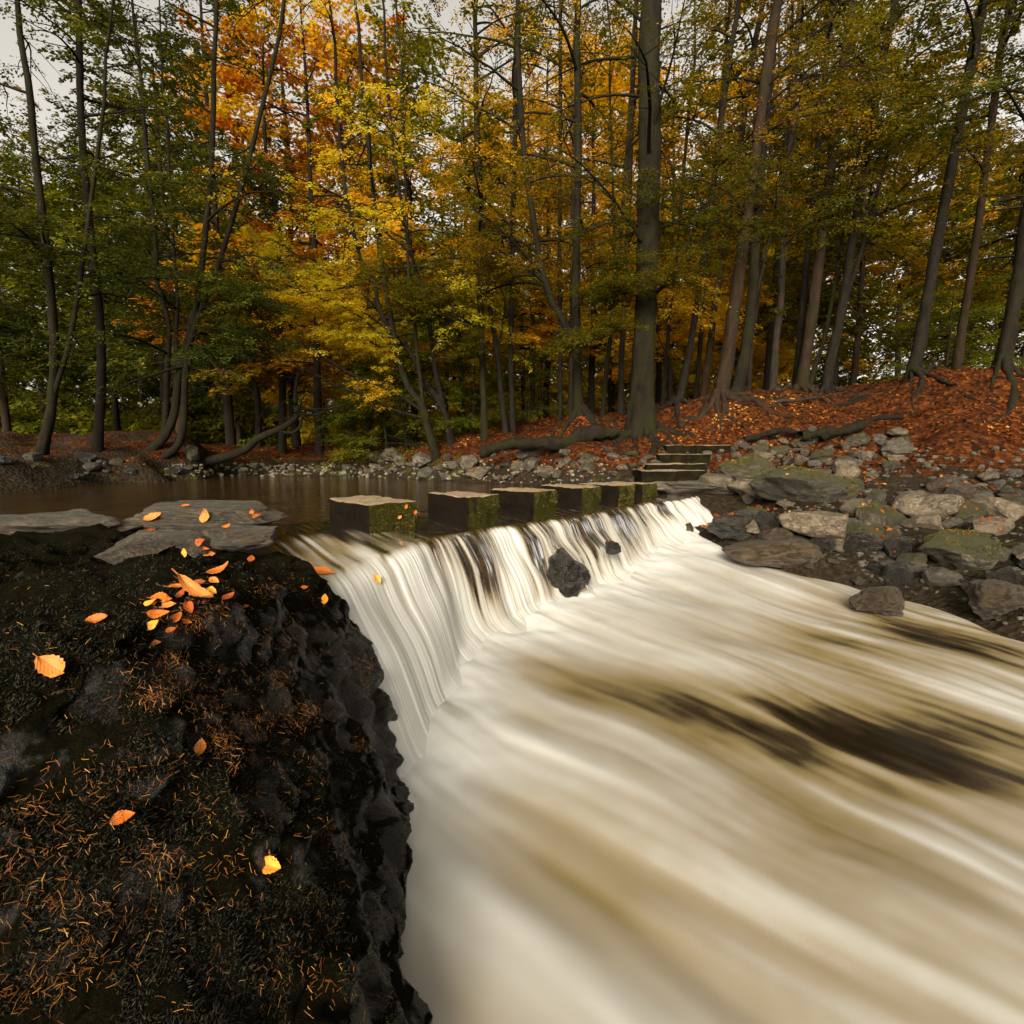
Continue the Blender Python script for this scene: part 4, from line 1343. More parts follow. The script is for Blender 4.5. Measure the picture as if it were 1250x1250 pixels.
def grow(mb, stem_pts, stem_r, r, nl, t0, L0, el0, subs=5, per=4, arch=-0.6, azbias=None, spr=1.0, min_z=None):
    """limbs on a stem; returns spray origins, azimuths, pitches, scales"""
    O, AZ, PI_, SC = [], [], [], []
    n = len(stem_pts)
    for k in range(nl):
        t = t0 + (1 - t0) * (k + r.uniform(0, 1)) / nl
        i = min(int(t * (n - 1)), n - 2)
        o = stem_pts[i] + (stem_pts[i + 1] - stem_pts[i]) * (t * (n - 1) - i)
        az = r.uniform(0, 2 * math.pi) if azbias is None else r.normal(azbias[0], azbias[1])
        L = L0 * (1.1 - 0.55 * (t - t0) / (1 - t0 + 1e-6)) * r.uniform(0.7, 1.25)
        el = el0 + 0.5 * (t - t0) + r.normal(0, 0.15)
        pts, az2, el2 = limb_path(o, az, el, L, 6, r, arch)
        rr = min(stem_r[i] * 0.55, 0.012 + 0.011 * L)
        sp = spline(pts, 10)
        mb.tube(sp, np.linspace(rr, 0.006, 10), 5)
        for j in range(subs):
            u = 0.25 + 0.75 * (j + r.uniform(0, 1)) / subs
            q = pts[0] + 0
            x = u * 6
            ii = min(int(x), 5)
            q = pts[ii] + (pts[ii + 1] - pts[ii]) * (x - ii)
            a3 = az + (1 if j % 2 else -1) * r.uniform(0.4, 1.1)
            sl = L * 0.42 * (1.15 - 0.6 * u) * r.uniform(0.7, 1.3)
            p2, a4, e4 = limb_path(q, a3, el2 * 0.4 + r.normal(0.05, 0.2), sl, 3, r, -0.35, 0.15)
            mb.tube(p2, np.linspace(0.012, 0.004, 4), 4)
            for m in range(per):
                v = 0.2 + 0.85 * (m + r.uniform(0, 1)) / per
                x = min(v, 0.999) * 3
                ii = int(x)
                q2 = p2[ii] + (p2[ii + 1] - p2[ii]) * (x - ii)
                O.append(q2); AZ.append(a4 + r.normal(0, 0.7)); PI_.append(r.normal(-0.05, 0.22)); SC.append(spr * r.uniform(0.7, 1.25))
    return O, AZ, PI_, SC


def px_stem(pts, d, w0, w1, dd=0.0):
    w = np.array([P(x, y, d + dd * i) for i, (x, y) in enumerate(pts)])
    n = max(10, len(pts) * 5)
    s = spline(w, n)
    rad = np.linspace(w0, w1, n) * d / FPX / 2
    if pts[-1][1] < 250:                                 # carry the stem on to a thin leader above
        t = s[-1] - s[-4]
        t = t / np.linalg.norm(t) * 0.7
        ext = np.array([s[-1] + t * k + np.array((0.05 * math.sin(k * 1.7), 0.05 * math.cos(k * 2.1), 0.12 * k)) for k in range(1, 8)])
        s = np.vstack([s, ext])
        rad = np.concatenate([rad, np.linspace(rad[-1] * .9, rad[-1] * .15, 7)])
    return s, rad


class TreeB:
    def __init__(self, label, loc, bark, pal, group, cat='tree', name='tree'):
        self.root = root_at(name, tuple(loc), label, cat, group)
        self.loc = np.asarray(loc, float)
        self.bark, self.pal = bark, pal
        self.O, self.AZ, self.PI, self.SC = [], [], [], []

    def sprays(self, g):
        self.O += g[0]; self.AZ += g[1]; self.PI += g[2]; self.SC += g[3]

    def crown(self, r, kind='leaf', leafscale=1.0, tint=0.5, spread=0.32, thin=0.55, clear=0.0, prune=False, behind=0.0):
        if not self.O:
            return
        O = np.array(self.O)
        kp = r.uniform(0, 1, len(O)) > thin * sstep(5.0, 7.5, O[:, 2] - self.loc[2])
        if prune:                                        # bare air round the crooked tree over the water
            pq = np.array([proj(o_) for o_ in O])
            kp &= ~((pq[:, 0] > 285) & (pq[:, 0] < 445) & (pq[:, 1] > 432 - r.uniform(0, 20, len(O))) & (pq[:, 1] < 575))
        kp &= O[:, 2] - self.loc[2] > clear * r.uniform(.75, 1.25, len(O))
        O = O[kp]
        if not len(O):
            return
        self.AZ, self.PI, self.SC = np.array(self.AZ)[kp], np.array(self.PI)[kp], np.array(self.SC)[kp]
        if behind:
            O = O + np.array((0, behind, 0))
        t = np.clip(tint + spread * fbm(O * 0.55 + 3, 2, 15) + r.normal(0, 0.06, len(O)), 0.02, 0.98)
        V, F, R = assemble(O, np.array(self.AZ), np.array(self.PI), np.array(self.SC), kind, r, leafscale, t)
        link('crown', mk_mesh('crown', V - self.loc, F, LEAF[self.pal], False, {'rnd': R}), self.root)


def ground_root(mb, base, az, L, r0, r, n=9, lift=0.03):
    p = [np.array(base, float)]
    for i in range(n):
        az += r.normal(0, 0.22)
        q = p[-1] + L / n * np.array((math.cos(az), math.sin(az), 0))
        q[2] = H1(q[0], q[1]) + lift * r.uniform(-0.6, 1.6) * (1 - i / n) - 0.02 * (i / n)
        p.append(q)
    s = spline(p, n * 3)
    s[:, 2] += 0.035 * fbm(s * 3.3, 2, int(r.integers(99)))
    mb.tube(s, np.linspace(r0, r0 * 0.18, len(s)) * (1 + .35 * fbm(s * 4, 2, 8)), 10, rough=0.35, seed=int(r.integers(99)))


LIMBS = {  # key: (limbs, first height share, length, rise, leaf scale, tint, extra px branches [(points), width])
    'r_big': (12, .62, 3.0, .5, [([(790, 375), (770, 352), (764, 352)], 3), ([(786, 398), (760, 402), (735, 412), (705, 420)], 3.5), ([(800, 358), (812, 346), (830, 320), (860, 240)], 6)]),
    'forked': (13, .55, 2.8, .4, [([(703, 385), (712, 362), (735, 340), (752, 318)], 4), ([(665, 345), (640, 325), (600, 300)], 4)]),
    'lean_a': (12, .45, 3.0, .25, [([(516, 502), (485, 481), (449, 466), (420, 452), (390, 432), (362, 415)], 4), ([(514, 510), (480, 500), (449, 485), (410, 470), (379, 454), (350, 446)], 3.5), ([(490, 452), (465, 425), (440, 412), (400, 398)], 3), ([(484, 430), (450, 395), (420, 375), (380, 360), (345, 345)], 3)]),
    'lean_b': (12, .5, 2.6, .3, [([(505, 437), (470, 400), (430, 372), (400, 352)], 3), ([(463, 377), (430, 350), (380, 322), (330, 290)], 3)]),
    't4': (14, .5, 2.6, .45, [([(586, 402), (554, 384), (533, 372), (511, 365), (482, 336), (466, 316)], 4), ([(587, 440), (575, 420), (560, 380), (540, 350)], 2)]),
    'l_multi': (12, .42, 2.6, .15, [([(170, 338), (225, 339), (259, 348), (278, 348), (304, 363), (316, 371)], 4), ([(230, 415), (255, 400), (290, 400), (320, 420), (345, 435)], 2.5), ([(236, 385), (270, 362), (300, 362)], 2.5), ([(226, 440), (255, 432), (290, 430), (310, 425)], 2)]),
    'lean_water': (5, .62, 1.1, .3, []),
}
trunk_pts = {}
for ti, (key, d, stems, bark, pal, lab) in enumerate(T):
    r = np.random.default_rng(1000 + ti)
    b0 = P(stems[0][0][0][0], stems[0][0][0][1], d)
    base = np.array((b0[0], b0[1], min(b0[2], H1(b0[0], b0[1]))))
    tb = TreeB(lab, base, bark, pal, 'trees on the right bank' if stems[0][0][0][0] > 565 else 'trees on the left bank')
    lim = LIMBS.get(key, (11, .56, 2.2, .4, []))
    nst = len(stems)
    for si, (pts, w0, w1) in enumerate(stems):
        s, rad = px_stem(pts, d, w0, w1)
        mb = MB()
        hero = key == 'r_big'
        if si == 0 and key != 'lean_water':
            # carry the foot into the ground
            z0 = H1(s[0][0], s[0][1])
            foot = np.array([s[0] + (0, 0, -0.35 - max(0, s[0][2] - z0))])
            s = np.vstack([foot, s]); rad = np.concatenate(([rad[0]], rad))
            s = spline(s, len(s) * 2); rad = np.interp(np.linspace(0, 1, len(s)), np.linspace(0, 1, len(rad)), rad)
            mb.tube(s, rad, 32 if hero else 18, flare=1.1 if hero else 0.7, flare_h=0.55 if hero else 0.42, rough=0.13, lobes=5, seed=ti)
        else:
            mb.tube(s, rad, 10, rough=0.08, seed=ti)
        n_l = max(4, int(lim[0] * 1.35 / (1 if nst == 1 else 1.4)))
        low = key == 'lean_water'
        tb.sprays(grow(mb, s, rad, r, n_l, lim[1] if si == 0 else lim[1] * 0.75, lim[2], lim[3], 5, 3 if not low else 2))
        for (bp, bw) in (lim[4] if si == 0 else []):
            q = np.array([P(x, y, d - 0.25 * k) for k, (x, y) in enumerate(bp)])
            q = spline(q, len(bp) * 5)
            mb.tube(q, np.linspace(bw, bw * 0.3, len(q)) * d / FPX / 2, 7)
            for k in range(3, len(q), 1):
                for rep in range(2):
                    dirv = q[min(k + 1, len(q) - 1)] - q[k - 1]
                    az = math.atan2(dirv[1], dirv[0]) + r.choice((-1, 1)) * r.uniform(0.3, 1.3)
                    pth, a4, e4 = limb_path(q[k], az, r.normal(0.1, 0.2), r.uniform(0.3, 0.8), 3, r, -0.3)
                    mb.tube(pth, np.linspace(0.008, 0.003, 4), 4)
                    for z in (1, 2, 3):
                        tb.O.append(pth[z]); tb.AZ.append(a4 + r.normal(0, .5)); tb.PI.append(r.normal(0, .2)); tb.SC.append(r.uniform(.6, 1))
        mb.build('trunk', bark, tb.root, origin=base)
    if key == 'lean_water':
        tb.O, tb.AZ, tb.PI, tb.SC = tb.O[-24:], tb.AZ[-24:], tb.PI[-24:], [q * .6 for q in tb.SC[-24:]]
    tb.crown(r, 'leaf', 1.0, {'yellow': .5, 'glow': .4, 'orange': .45, 'olive': .45, 'green': .5, 'dark': .45}[pal], clear=1.55 if key != 'lean_water' else 0.9, prune=True, behind=.4 if key.startswith('lean_') and key != 'lean_water' else 0.0)
    # bare roots
    if key in ('r_big', 't17', 't18', 'forked', 't14', 't24', 't20', 't22', 'x_r1', 'x_r3'):
        nr = {'r_big': 9, 't17': 9}.get(key, 4)
        for k in range(nr):
            az = -math.pi / 2 + (k - (nr - 1) / 2) * (2.9 / nr) + r.normal(0, .15)
            mb = MB()
            L = r.uniform(0.9, 2.2) * (1.1 if key == 'r_big' else 1)
            st_ = base + np.array((math.cos(az), math.sin(az), 0)) * rad[0] * 0.8
            st_[2] = H1(st_[0], st_[1]) + 0.16
            ground_root(mb, st_, az, L, r.uniform(0.035, 0.075) * (1.25 if key == 'r_big' else 1), r)
            mb.build('root', bark, tb.root, origin=base)

# mossy fallen stems / exposed banks on the right slope
def log_px(name, lab, pts, d, w0, w1, bark, cat):
    s = np.array([P(x, y, d) for x, y in pts])
    s = spline(s, len(pts) * 6)
    b = s[0].copy()
    mb = MB()
    rad = np.linspace(w0, w1, len(s)) * d / FPX / 2 * (1 + .35 * fbm(s * 2.3, 3, len(lab)))
    s = s + .05 * np.stack([0 * rad, fbm(s * 1.7, 2, 4), fbm(s * 1.9, 2, 6)], -1)
    mb.tube(s, rad, 16, rough=0.4, seed=len(lab))
    o = mb.build(name, bark, None, origin=b)
    o.location = b
    tag(o, lab, cat)


log_px('fallen_log', 'thick mossy root bank edge running left from the huge beech', [(755, 527), (720, 532), (690, 538), (650, 541), (610, 546), (585, 551)], 11.0, 12, 15, BARKM, 'log')
log_px('fallen_log', 'long dark log lying in red leaves near the right edge', [(975, 533), (1000, 529), (1030, 524), (1066, 512), (1100, 508)], 9.9, 10, 8, BARK, 'log')
log_px('fallen_log', 'dark bare log above the mossy boulders, lying in leaves', [(908, 535), (930, 530), (960, 527), (985, 529)], 10.1, 6, 5, BARK, 'log')
log_px('fallen_log', 'pale weathered log lying along the crest of right bank', [(928, 497), (950, 490), (968, 488), (1000, 486)], 11.6, 8, 3, BARKG, 'log')
log_px('fallen_log', 'thin dark branch lying on leaves below the crest fork tree', [(1005, 500), (1030, 495), (1062, 484), (1085, 482)], 11.5, 4, 2, BARK, 'log')

# ------------------------------------------------------------------ woods behind: prototypes and copies
def wood_proto(seed, pal, bark, h=14, rad=0.15, t0=.14, nl=17, L=3.2, el=.25, kind='leaf', ls=1.6, spr=1.6, tint=.5, subs=5, per=3, arch=-0.6, lean=0.05, name='tree', clear=2.2):
    r = np.random.default_rng(seed)
    tb = TreeB('x', (0, 0, 0), bark, pal, None, name=name)
    pts = [np.array((0, 0, -0.5))]
    x = y = 0.0
    for k in range(1, 8):
        x += r.normal(0, lean * h / 7); y += r.normal(0, lean * h / 7)
        pts.append(np.array((x, y, h * k / 7)))
    s = spline(pts, 30)
    rr = np.linspace(rad, rad * 0.2, 30)
    mb = MB()
    mb.tube(s, rr, 10, flare=0.5, flare_h=0.5, rough=0.06, seed=seed)
    tb.sprays(grow(mb, s, rr, r, nl, t0, L, el, subs, per, arch, None, spr))
    mb.build('trunk', bark, tb.root)
    tb.crown(r, kind, ls, tint, clear=clear)
    return tb.root


protos = {
    'yellow': [wood_proto(1, 'yellow', BARK, 14, .14, .2), wood_proto(2, 'yellow', BARKG, 12, .11, .2, 22), wood_proto(21, 'yellow', BARK, 16, .17, .3, 24)],
    'orange': [wood_proto(3, 'orange', BARK, 14, .15, .22, 24), wood_proto(4, 'orange', BARKB, 15, .16, .3, 24)],
    'green': [wood_proto(5, 'green', BARK, 14, .14, .22, 20), wood_proto(6, 'green', BARKM, 11, .12, .25, 18)],
    'olive': [wood_proto(7, 'olive', BARK, 15, .15, .2, 26), wood_proto(8, 'olive', BARKB, 13, .12, .28, 22), wood_proto(22, 'olive', BARKG, 16, .16, .35, 22)],
    'conifer': [wood_proto(9, 'dark', BARK, 16, .18, .14, 48, 2.4, -.05, 'needle', 1.4, 1.5, .4, 5, 3, -.5, .01, 'conifer'), wood_proto(10, 'dark', BARKB, 13, .15, .16, 40, 2.2, -.1, 'needle', 1.4, 1.5, .5, 5, 3, -.5, .01, 'conifer')],
    'pole': [wood_proto(11, 'yellow', BARK, 15, .085, .45, 14, 1.8, .5), wood_proto(12, 'olive', BARKG, 15, .095, .5, 12, 1.8, .5)],
    'shrub': [wood_proto(13, 'green', BARKM, 2.6, .05, .06, 22, 1.3, .1, 'leaf', .95, .9, .45, 4, 4, -.5, .06, 'shrub', 0.1)],
}
used_proto = set()


def place_copy(root, loc, yaw, scale, group):
    if root.name in used_proto:
        c = root.copy()
        COL.objects.link(c)
        for ch in list(root.children):
            k = ch.copy()
            COL.objects.link(k)
            k.parent = c
    else:
        c = root
        used_proto.add(root.name)
    c.location = loc
    c.rotation_euler = (0, 0, yaw)
    c.scale = (scale,) * 3
    c['group'] = group
    return c


def pal_for(px, r):
    u = r.uniform()
    if px < 250: return 'conifer' if u < .5 else ('green' if u < .8 else 'olive')
    if px < 320: return 'conifer' if u < .55 else ('green' if u < .7 else 'yellow')
    if px < 480: return 'orange' if u < .4 else ('yellow' if u < .92 else 'green')
    if px < 610: return 'green' if u < .6 else ('yellow' if u < .85 else 'pole')
    if px < 780: return 'yellow' if u < .5 else ('pole' if u < .75 else ('orange' if u < .87 else 'olive'))
    if px < 900: return 'yellow' if u < .45 else ('olive' if u < .8 else 'pole')
    return 'olive' if u < .6 else ('green' if u < .75 else ('yellow' if u < .88 else 'conifer'))


r = np.random.default_rng(77)
wood = {}
ADJW = {'yellow': 'golden', 'orange': 'orange leaved', 'green': 'green', 'olive': 'olive brown', 'conifer': 'dark evergreen', 'pole': 'thin pole-like', 'shrub': 'green'}
ZONES = [('left', -60, 300), ('mid left', 300, 480), ('middle', 480, 640), ('mid right', 640, 800), ('right', 800, 1310)]
ZPH = {'left': '# trees behind the several-stemmed tree on the left', 'mid left': '# trees beyond the crooked leaning tree', 'middle': '# trees behind the trunks bending over the pool',
       'mid right': '# trees behind the forked beech', 'right': '# trees behind the right bank trunks'}
spots = []
def try_place(dlo, dhi, n, seed, mind):
    r = np.random.default_rng(seed)
    c = 0
    for _ in range(4000):
        if c >= n: break
        d = r.uniform(dlo, dhi)
        px = r.uniform(-60, 1310)
        x = (px - CX) / FPX * d
        if any((x - q[0]) ** 2 + (d - q[1]) ** 2 < mind ** 2 for q in spots): continue
        spots.append((x, d)); c += 1
        pl = pal_for(px, r)
        pr = protos[pl]
        z = next(k for k, a, b in ZONES if a <= px < b + 1)
        o = place_copy(pr[int(r.integers(len(pr)))], (x, d, H1(x, d) - 0.05), r.uniform(0, 6.28), r.uniform(.8, 1.15), 'trees in the wood behind')
        tag(o, None, 'conifer' if pl == 'conifer' else 'tree')
        wood.setdefault(z, []).append((o, px, ADJW[pl]))
def put_tree(px, d, pal, k, sc):
    x = (px - CX) / FPX * d
    spots.append((x, d))
    z = next(q for q, a, b in ZONES if a <= px < b + 1)
    o = place_copy(protos[pal][k], (x, d, H1(x, d) - .05), px * 1.3, sc, 'trees in the wood behind')
    tag(o, None, 'conifer' if pal == 'conifer' else 'tree')
    wood.setdefault(z, []).append((o, px, ADJW[pal]))
for q in ((345, 17.0, 'orange', 0, .9), (392, 16.5, 'yellow', 0, .95), (432, 18.0, 'yellow', 1, 1.0), (365, 20.5, 'yellow', 2, 1.0), (455, 20.0, 'orange', 1, 1.0), (285, 17.5, 'conifer', 0, .9), (318, 22, 'yellow', 0, 1.0), (225, 18.5, 'conifer', 1, 1.0),
          (505, 17.5, 'green', 0, .95), (560, 18.5, 'green', 1, 1.1), (650, 17.5, 'yellow', 1, .9), (668, 20.5, 'yellow', 0, 1.0), (722, 18, 'yellow', 0, .9), (745, 22, 'pole', 0, 1.0), (640, 24, 'pole', 0, 1.0), (656, 26, 'pole', 1, 1.0), (700, 25, 'pole', 0, 1.1),
          (815, 18.5, 'yellow', 1, 1.0), (800, 23, 'yellow', 0, 1.0), (930, 19, 'olive', 0, 1.0), (1030, 19, 'olive', 1, 1.0)):
    put_tree(*q)
try_place(16, 21, 5, 201, 2.4)
try_place(21, 31, 15, 202, 2.9)
try_place(31, 38, 8, 203, 4)
for z, l in wood.items():
    order_labels(l, ZPH[z])
# low green bushes by the leaning trunks
bl = []
for (px, py, d, s) in ((470, 553, 14.4, .95), (500, 552, 15.0, 1.15), (452, 552, 15.6, .8), (575, 545, 15.0, .9), (1150, 455, 14, 1.0), (640, 530, 15.5, .8)):
    p = P(px, py, d)
    o = place_copy(protos['shrub'][0], (p[0], p[1], H1(p[0], p[1]) - .05), px * .7, s, 'green bushes at the wood edge')
    tag(o, None, 'shrub')
    bl.append((o, px, 'green'))
order_labels(bl, 'low # shrubs at the edge of the wood')

for l in protos.values():
    for o in l:
        if o.name not in used_proto:
            for ch in list(o.children):
                bpy.data.objects.remove(ch)
            bpy.data.objects.remove(o)

# far wood closing the view: one mass
r = np.random.default_rng(303)
for pal, n, lo, hi, d0, d1, top in (('glow', 4600, 270, 960, 27, 35, 9), ('green', 2800, -250, 330, 25, 32, 11), ('olive', 7500, -300, 1500, 48, 58, 22), ('olive', 2400, 790, 1500, 30, 38, 13)):
    fy = r.uniform(d0, d1, n)
    fx = (r.uniform(lo, hi, n) - CX) / FPX * fy
    hh = H(fx, fy)
    fo = np.stack([fx, fy, hh + r.uniform(0, 1, n) ** 1.1 * (top + .35 * top * fbm(np.stack([fx * .12, fy * .12, 0 * fx], -1), 2, 4))], -1)
    V, F, R = assemble(fo, r.uniform(0, 6.28, n), r.normal(0, .4, n), r.uniform(1.6, 3.0, n), 'leaf', r, 1.7, np.clip(.45 + .3 * fbm(fo * .2, 2, 9), 0, 1))
    ff = link('far_forest', mk_mesh('far_forest', V, F, LEAF[pal], False, {'rnd': R}))
    tag(ff, {'green': 'deep green foliage far behind the several-stemmed tree on the left', 'glow': 'glowing golden foliage far behind the trunks in the middle', 'olive': 'mass of brownish green foliage closing the wood far behind the trees' if d0 > 40 else 'dark brownish green foliage filling the gaps behind the right bank trunks'}[pal], 'forest', kind='stuff')

# ------------------------------------------------------------------ leaf litter on the banks
def flat_leaves(px_, nrm, size, r, lift=0.006):
    n = len(px_)
    up = nrm + r.normal(0, .28, (n, 3)); up /= np.linalg.norm(up, axis=1)[:, None]
    d = np.cross(up, r.normal(size=(n, 3))); d /= np.linalg.norm(d, axis=1)[:, None]
    s = np.cross(up, d)
    l = size * r.uniform(.6, 1.3, n)[:, None]
    c = px_ + up * lift
    V = np.stack([c - d * l * .5, c + s * l * .3 + up * l * .08, c + d * l * .5, c - s * l * .3 + up * l * .08], 1).reshape(-1, 3)
    return V, np.arange(4 * n).reshape(-1, 4), r.uniform(0, 1, n)


r = np.random.default_rng(404)
n = 90000
lx = r.uniform(-9, 14, n); ly = 5.5 + 14 * r.uniform(0, 1, n) ** 1.3
lz = H(lx, ly)
e = 0.05
gxn = (H(lx + e, ly) - lz) / e; gyn = (H(lx, ly + e) - lz) / e
cov = np.where(lx > 2.4, sstep(-0.5, 0.9, lz) ** 1.5, sstep(0.12, 0.6, lz)) * np.where(lx < -2.5, .6, 1.0)
cl = fbm(np.stack([lx, ly, 0 * lx], -1) * 1.1, 3, 12)
keep = r.uniform(0, 1, n) < cov * np.clip(.5 + 1.3 * cl, .03, 1)
q = np.stack([lx, ly, lz], -1)[keep]
nr_ = np.stack([-gxn, -gyn, np.ones(n)], -1)[keep]
V, F, R = flat_leaves(q, nr_ / np.linalg.norm(nr_, axis=1)[:, None], 0.07, r, .012)
R = np.clip(R * .75 + .18 + .35 * fbm(q * .8, 3, 66), 0, 1)
ll = link('leaf_litter', mk_mesh('leaf_litter', V, F, LITTER, False, {'rnd': R}))
tag(ll, 'carpet of fallen red and orange beech leaves covering the wooded banks', 'leaf litter', kind='stuff')

bpy.context.view_layer.update()
rk = [o for o in bpy.data.objects if o.name.split('.')[0] in ('stone', 'boulder') and o.location.x > -2 and o.location.z > -.5 and o.location.y > 5.5]
mats_ = [(np.array(o.matrix_world), o) for o in rk]
pts, nms = [], []
for Mw, o in mats_:
    me = o.data
    nv = len(me.vertices)
    co = np.empty(nv * 3, np.float32); me.vertices.foreach_get('co', co)
    no = np.empty(nv * 3, np.float32); me.vertices.foreach_get('normal', no)
    co, no = co.reshape(-1, 3), no.reshape(-1, 3)
    k = np.where(no[:, 2] > .55)[0]
    k = r.choice(k, min(len(k), int(r.integers(0, 10))), False) if len(k) else k
    pts.append(co[k] @ Mw[:3, :3].T + Mw[:3, 3])
    nms.append(no[k] @ np.linalg.inv(Mw[:3, :3]))
pts, nms = np.concatenate(pts), np.concatenate(nms)
nms /= np.linalg.norm(nms, axis=1)[:, None]
V, F, R = flat_leaves(pts, nms, 0.07, r, .008)
lr = link('leaf_litter', mk_mesh('leaf_litter', V, F, LITTER, False, {'rnd': R * .5 + .5}))
tag(lr, 'loose orange leaves caught on the stones of the right bank', 'leaf litter', kind='stuff')

# ------------------------------------------------------------------ outcrop: moss, needles, fallen leaves
bpy.context.view_layer.update()
def bvh_of(objs):
    Vs, Fs, off = [], [], 0
    for o in objs:
        me = o.data
        co = np.empty(len(me.vertices) * 3, np.float32); me.vertices.foreach_get('co', co)
        co = co.reshape(-1, 3)
        mw = np.array(o.matrix_world)
        co = co @ mw[:3, :3].T + mw[:3, 3]
        Vs.append(co)
        Fs += [[i + off for i in p.vertices] for p in me.polygons]
        off += len(co)
    return BVHTree.FromPolygons([tuple(v) for v in np.concatenate(Vs)], Fs)


bvh = bvh_of([mound_o] + slabs[:8] + stone_objs[:1] + [fall_o])


def cast(px, py):
    d = Vector(ray(px, py)).normalized()
    h = bvh.ray_cast(Vector((0, 0, HC)), d)
    return h


bvm = BVHTree.FromPolygons([tuple(v) for v in mpos], mo_F.tolist())
r = np.random.default_rng(505)
pts, nms = [], []
while len(pts) < 46000:
    px, py = r.uniform(-40, 500), r.uniform(660, 1280) 
    h = bvm.ray_cast(Vector((0, 0, HC)), Vector(ray(px, py)).normalized())
    if h[0] is None: continue
    if h[1].z < 0.35 and r.uniform() < .5: continue
    if h[0].y > 2.0 and h[0].x > -1.0 and r.uniform() < .85: continue
    pts.append(h[0] + Vector(r.normal(0, .02, 3)) * Vector((1, 1, 0)).length * 0); nms.append(h[1])
pts, nms = np.array(pts), np.array(nms)
k = fbm(pts * 7, 3, 3) > -0.35
pts, nms = pts[k], nms[k]
V, F, R = tufts(pts, nms, r, 0.012, 51, 0.0016)
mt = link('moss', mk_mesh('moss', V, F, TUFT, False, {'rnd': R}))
tag(mt, 'dark damp moss covering the outcrop beside the waterfall', 'moss', kind='stuff')

V, F, R = [], [], []
cnt = 0
cl_c = [(r.uniform(180, 470), r.uniform(700, 920), r.uniform(6, 26)) for _ in range(34)] + [(345, 775, 22), (360, 790, 20), (290, 905, 40), (310, 880, 30), (270, 835, 30), (285, 700, 30), (200, 820, 35)] + [(r.uniform(0, 450), r.uniform(920, 1250), r.uniform(15, 40)) for _ in range(16)]
while cnt < 3600:
    if r.uniform() < .85:
        c = cl_c[r.integers(len(cl_c))]
        px, py = r.normal(c[0], c[2]), r.normal(c[1], c[2] * .6)
    else:
        px, py = r.uniform(0, 480), r.uniform(680, 1250)
    h = bvm.ray_cast(Vector((0, 0, HC)), Vector(ray(px, py)).normalized())
    if h[0] is None or (h[0].x > -0.75 and h[0].y > 2.2): continue
    nrm = np.array(h[1]); c = np.array(h[0]) + nrm * r.uniform(.004, .016)
    d = np.cross(nrm, r.normal(size=3)); d /= np.linalg.norm(d)
    d = d + nrm * r.normal(0, .25)
    s = np.cross(nrm, d); s /= np.linalg.norm(s)
    L = r.uniform(.007, .021); bend = r.normal(0, .05)
    t = np.linspace(-.5, .5, 5)
    cen = c + d * (t * L)[:, None] + s * (bend * L * (t * t * 4 - .5))[:, None]
    w = 0.0005 * (1 + .3 * r.normal())
    vv = np.concatenate([cen - s * w, cen + s * w, cen + nrm * w * 1.4])
    b = cnt * 15
    for i in range(4):
        F.append((b + i, b + i + 1, b + 11 + i, b + 10 + i)); F.append((b + 5 + i, b + 10 + i, b + 11 + i, b + 6 + i))
        rv = 0
    R += [r.uniform()] * 8
    V.append(vv); cnt += 1
nd = link('pine_needles', mk_mesh('pine_needles', np.concatenate(V), np.array(F), NEEDLE, False, {'rnd': R}))
tag(nd, 'orange pine needles scattered over the dark mossy outcrop', 'pine needles', kind='stuff')


def leaf_mesh(L, W_, curl, fold, seed, mat):
    nu, nv = 15, 7
    u = np.linspace(0, 1, nu); v = np.linspace(-1, 1, nv)
    UU, VV = np.meshgrid(u, v, indexing='ij')
    r = np.random.default_rng(seed)
    width = np.sin(np.pi * np.clip(UU, 0, 1) ** 0.85) ** 0.8 * (1 - .25 * UU)
    edge = 1 + (0.09 * np.sin(UU * 40 + seed) - .35 * np.maximum(0, n2(UU * 6 + seed, VV, seed % 31) - .35)) * (np.abs(VV) > .6)
    x = (UU - .5) * L
    y = VV * width * W_ / 2 * edge
    z = fold * np.abs(VV) * width * W_ / 2 + curl * L * ((UU - .5) ** 2 * 2) + 0.10 * L * n2(UU * 3 + seed, VV * 1.5, seed % 50) + .08 * L * n2(UU * 1.3 + seed, VV * .7 + 3, seed % 40) * np.abs(VV)
    V = np.stack([x, y, z], -1).reshape(-1, 3)
    F = grid_faces(nv, nu)
    # stalk
    lu, lv = UU.ravel(), VV.ravel()
    sk = np.array([(-L * .5 - t * L * .22, 0.02 * L * t, curl * L * .5 + .03 * L * t) for t in np.linspace(-.1, 1, 4)])
    w = 0.012 * L
    SV = np.concatenate([sk + (0, w, 0), sk - (0, w, 0)])
    SF = np.array([(i, i + 1, i + 5, i + 4) for i in range(3)]) + len(V)
    V = np.concatenate([V, SV])
    lu = np.concatenate([lu, np.zeros(8)]); lv = np.concatenate([lv, np.zeros(8)])
    return mk_mesh('fallen_leaf', V, np.concatenate([F, SF]), mat, True, None, {'lu': lu, 'lv': lv})


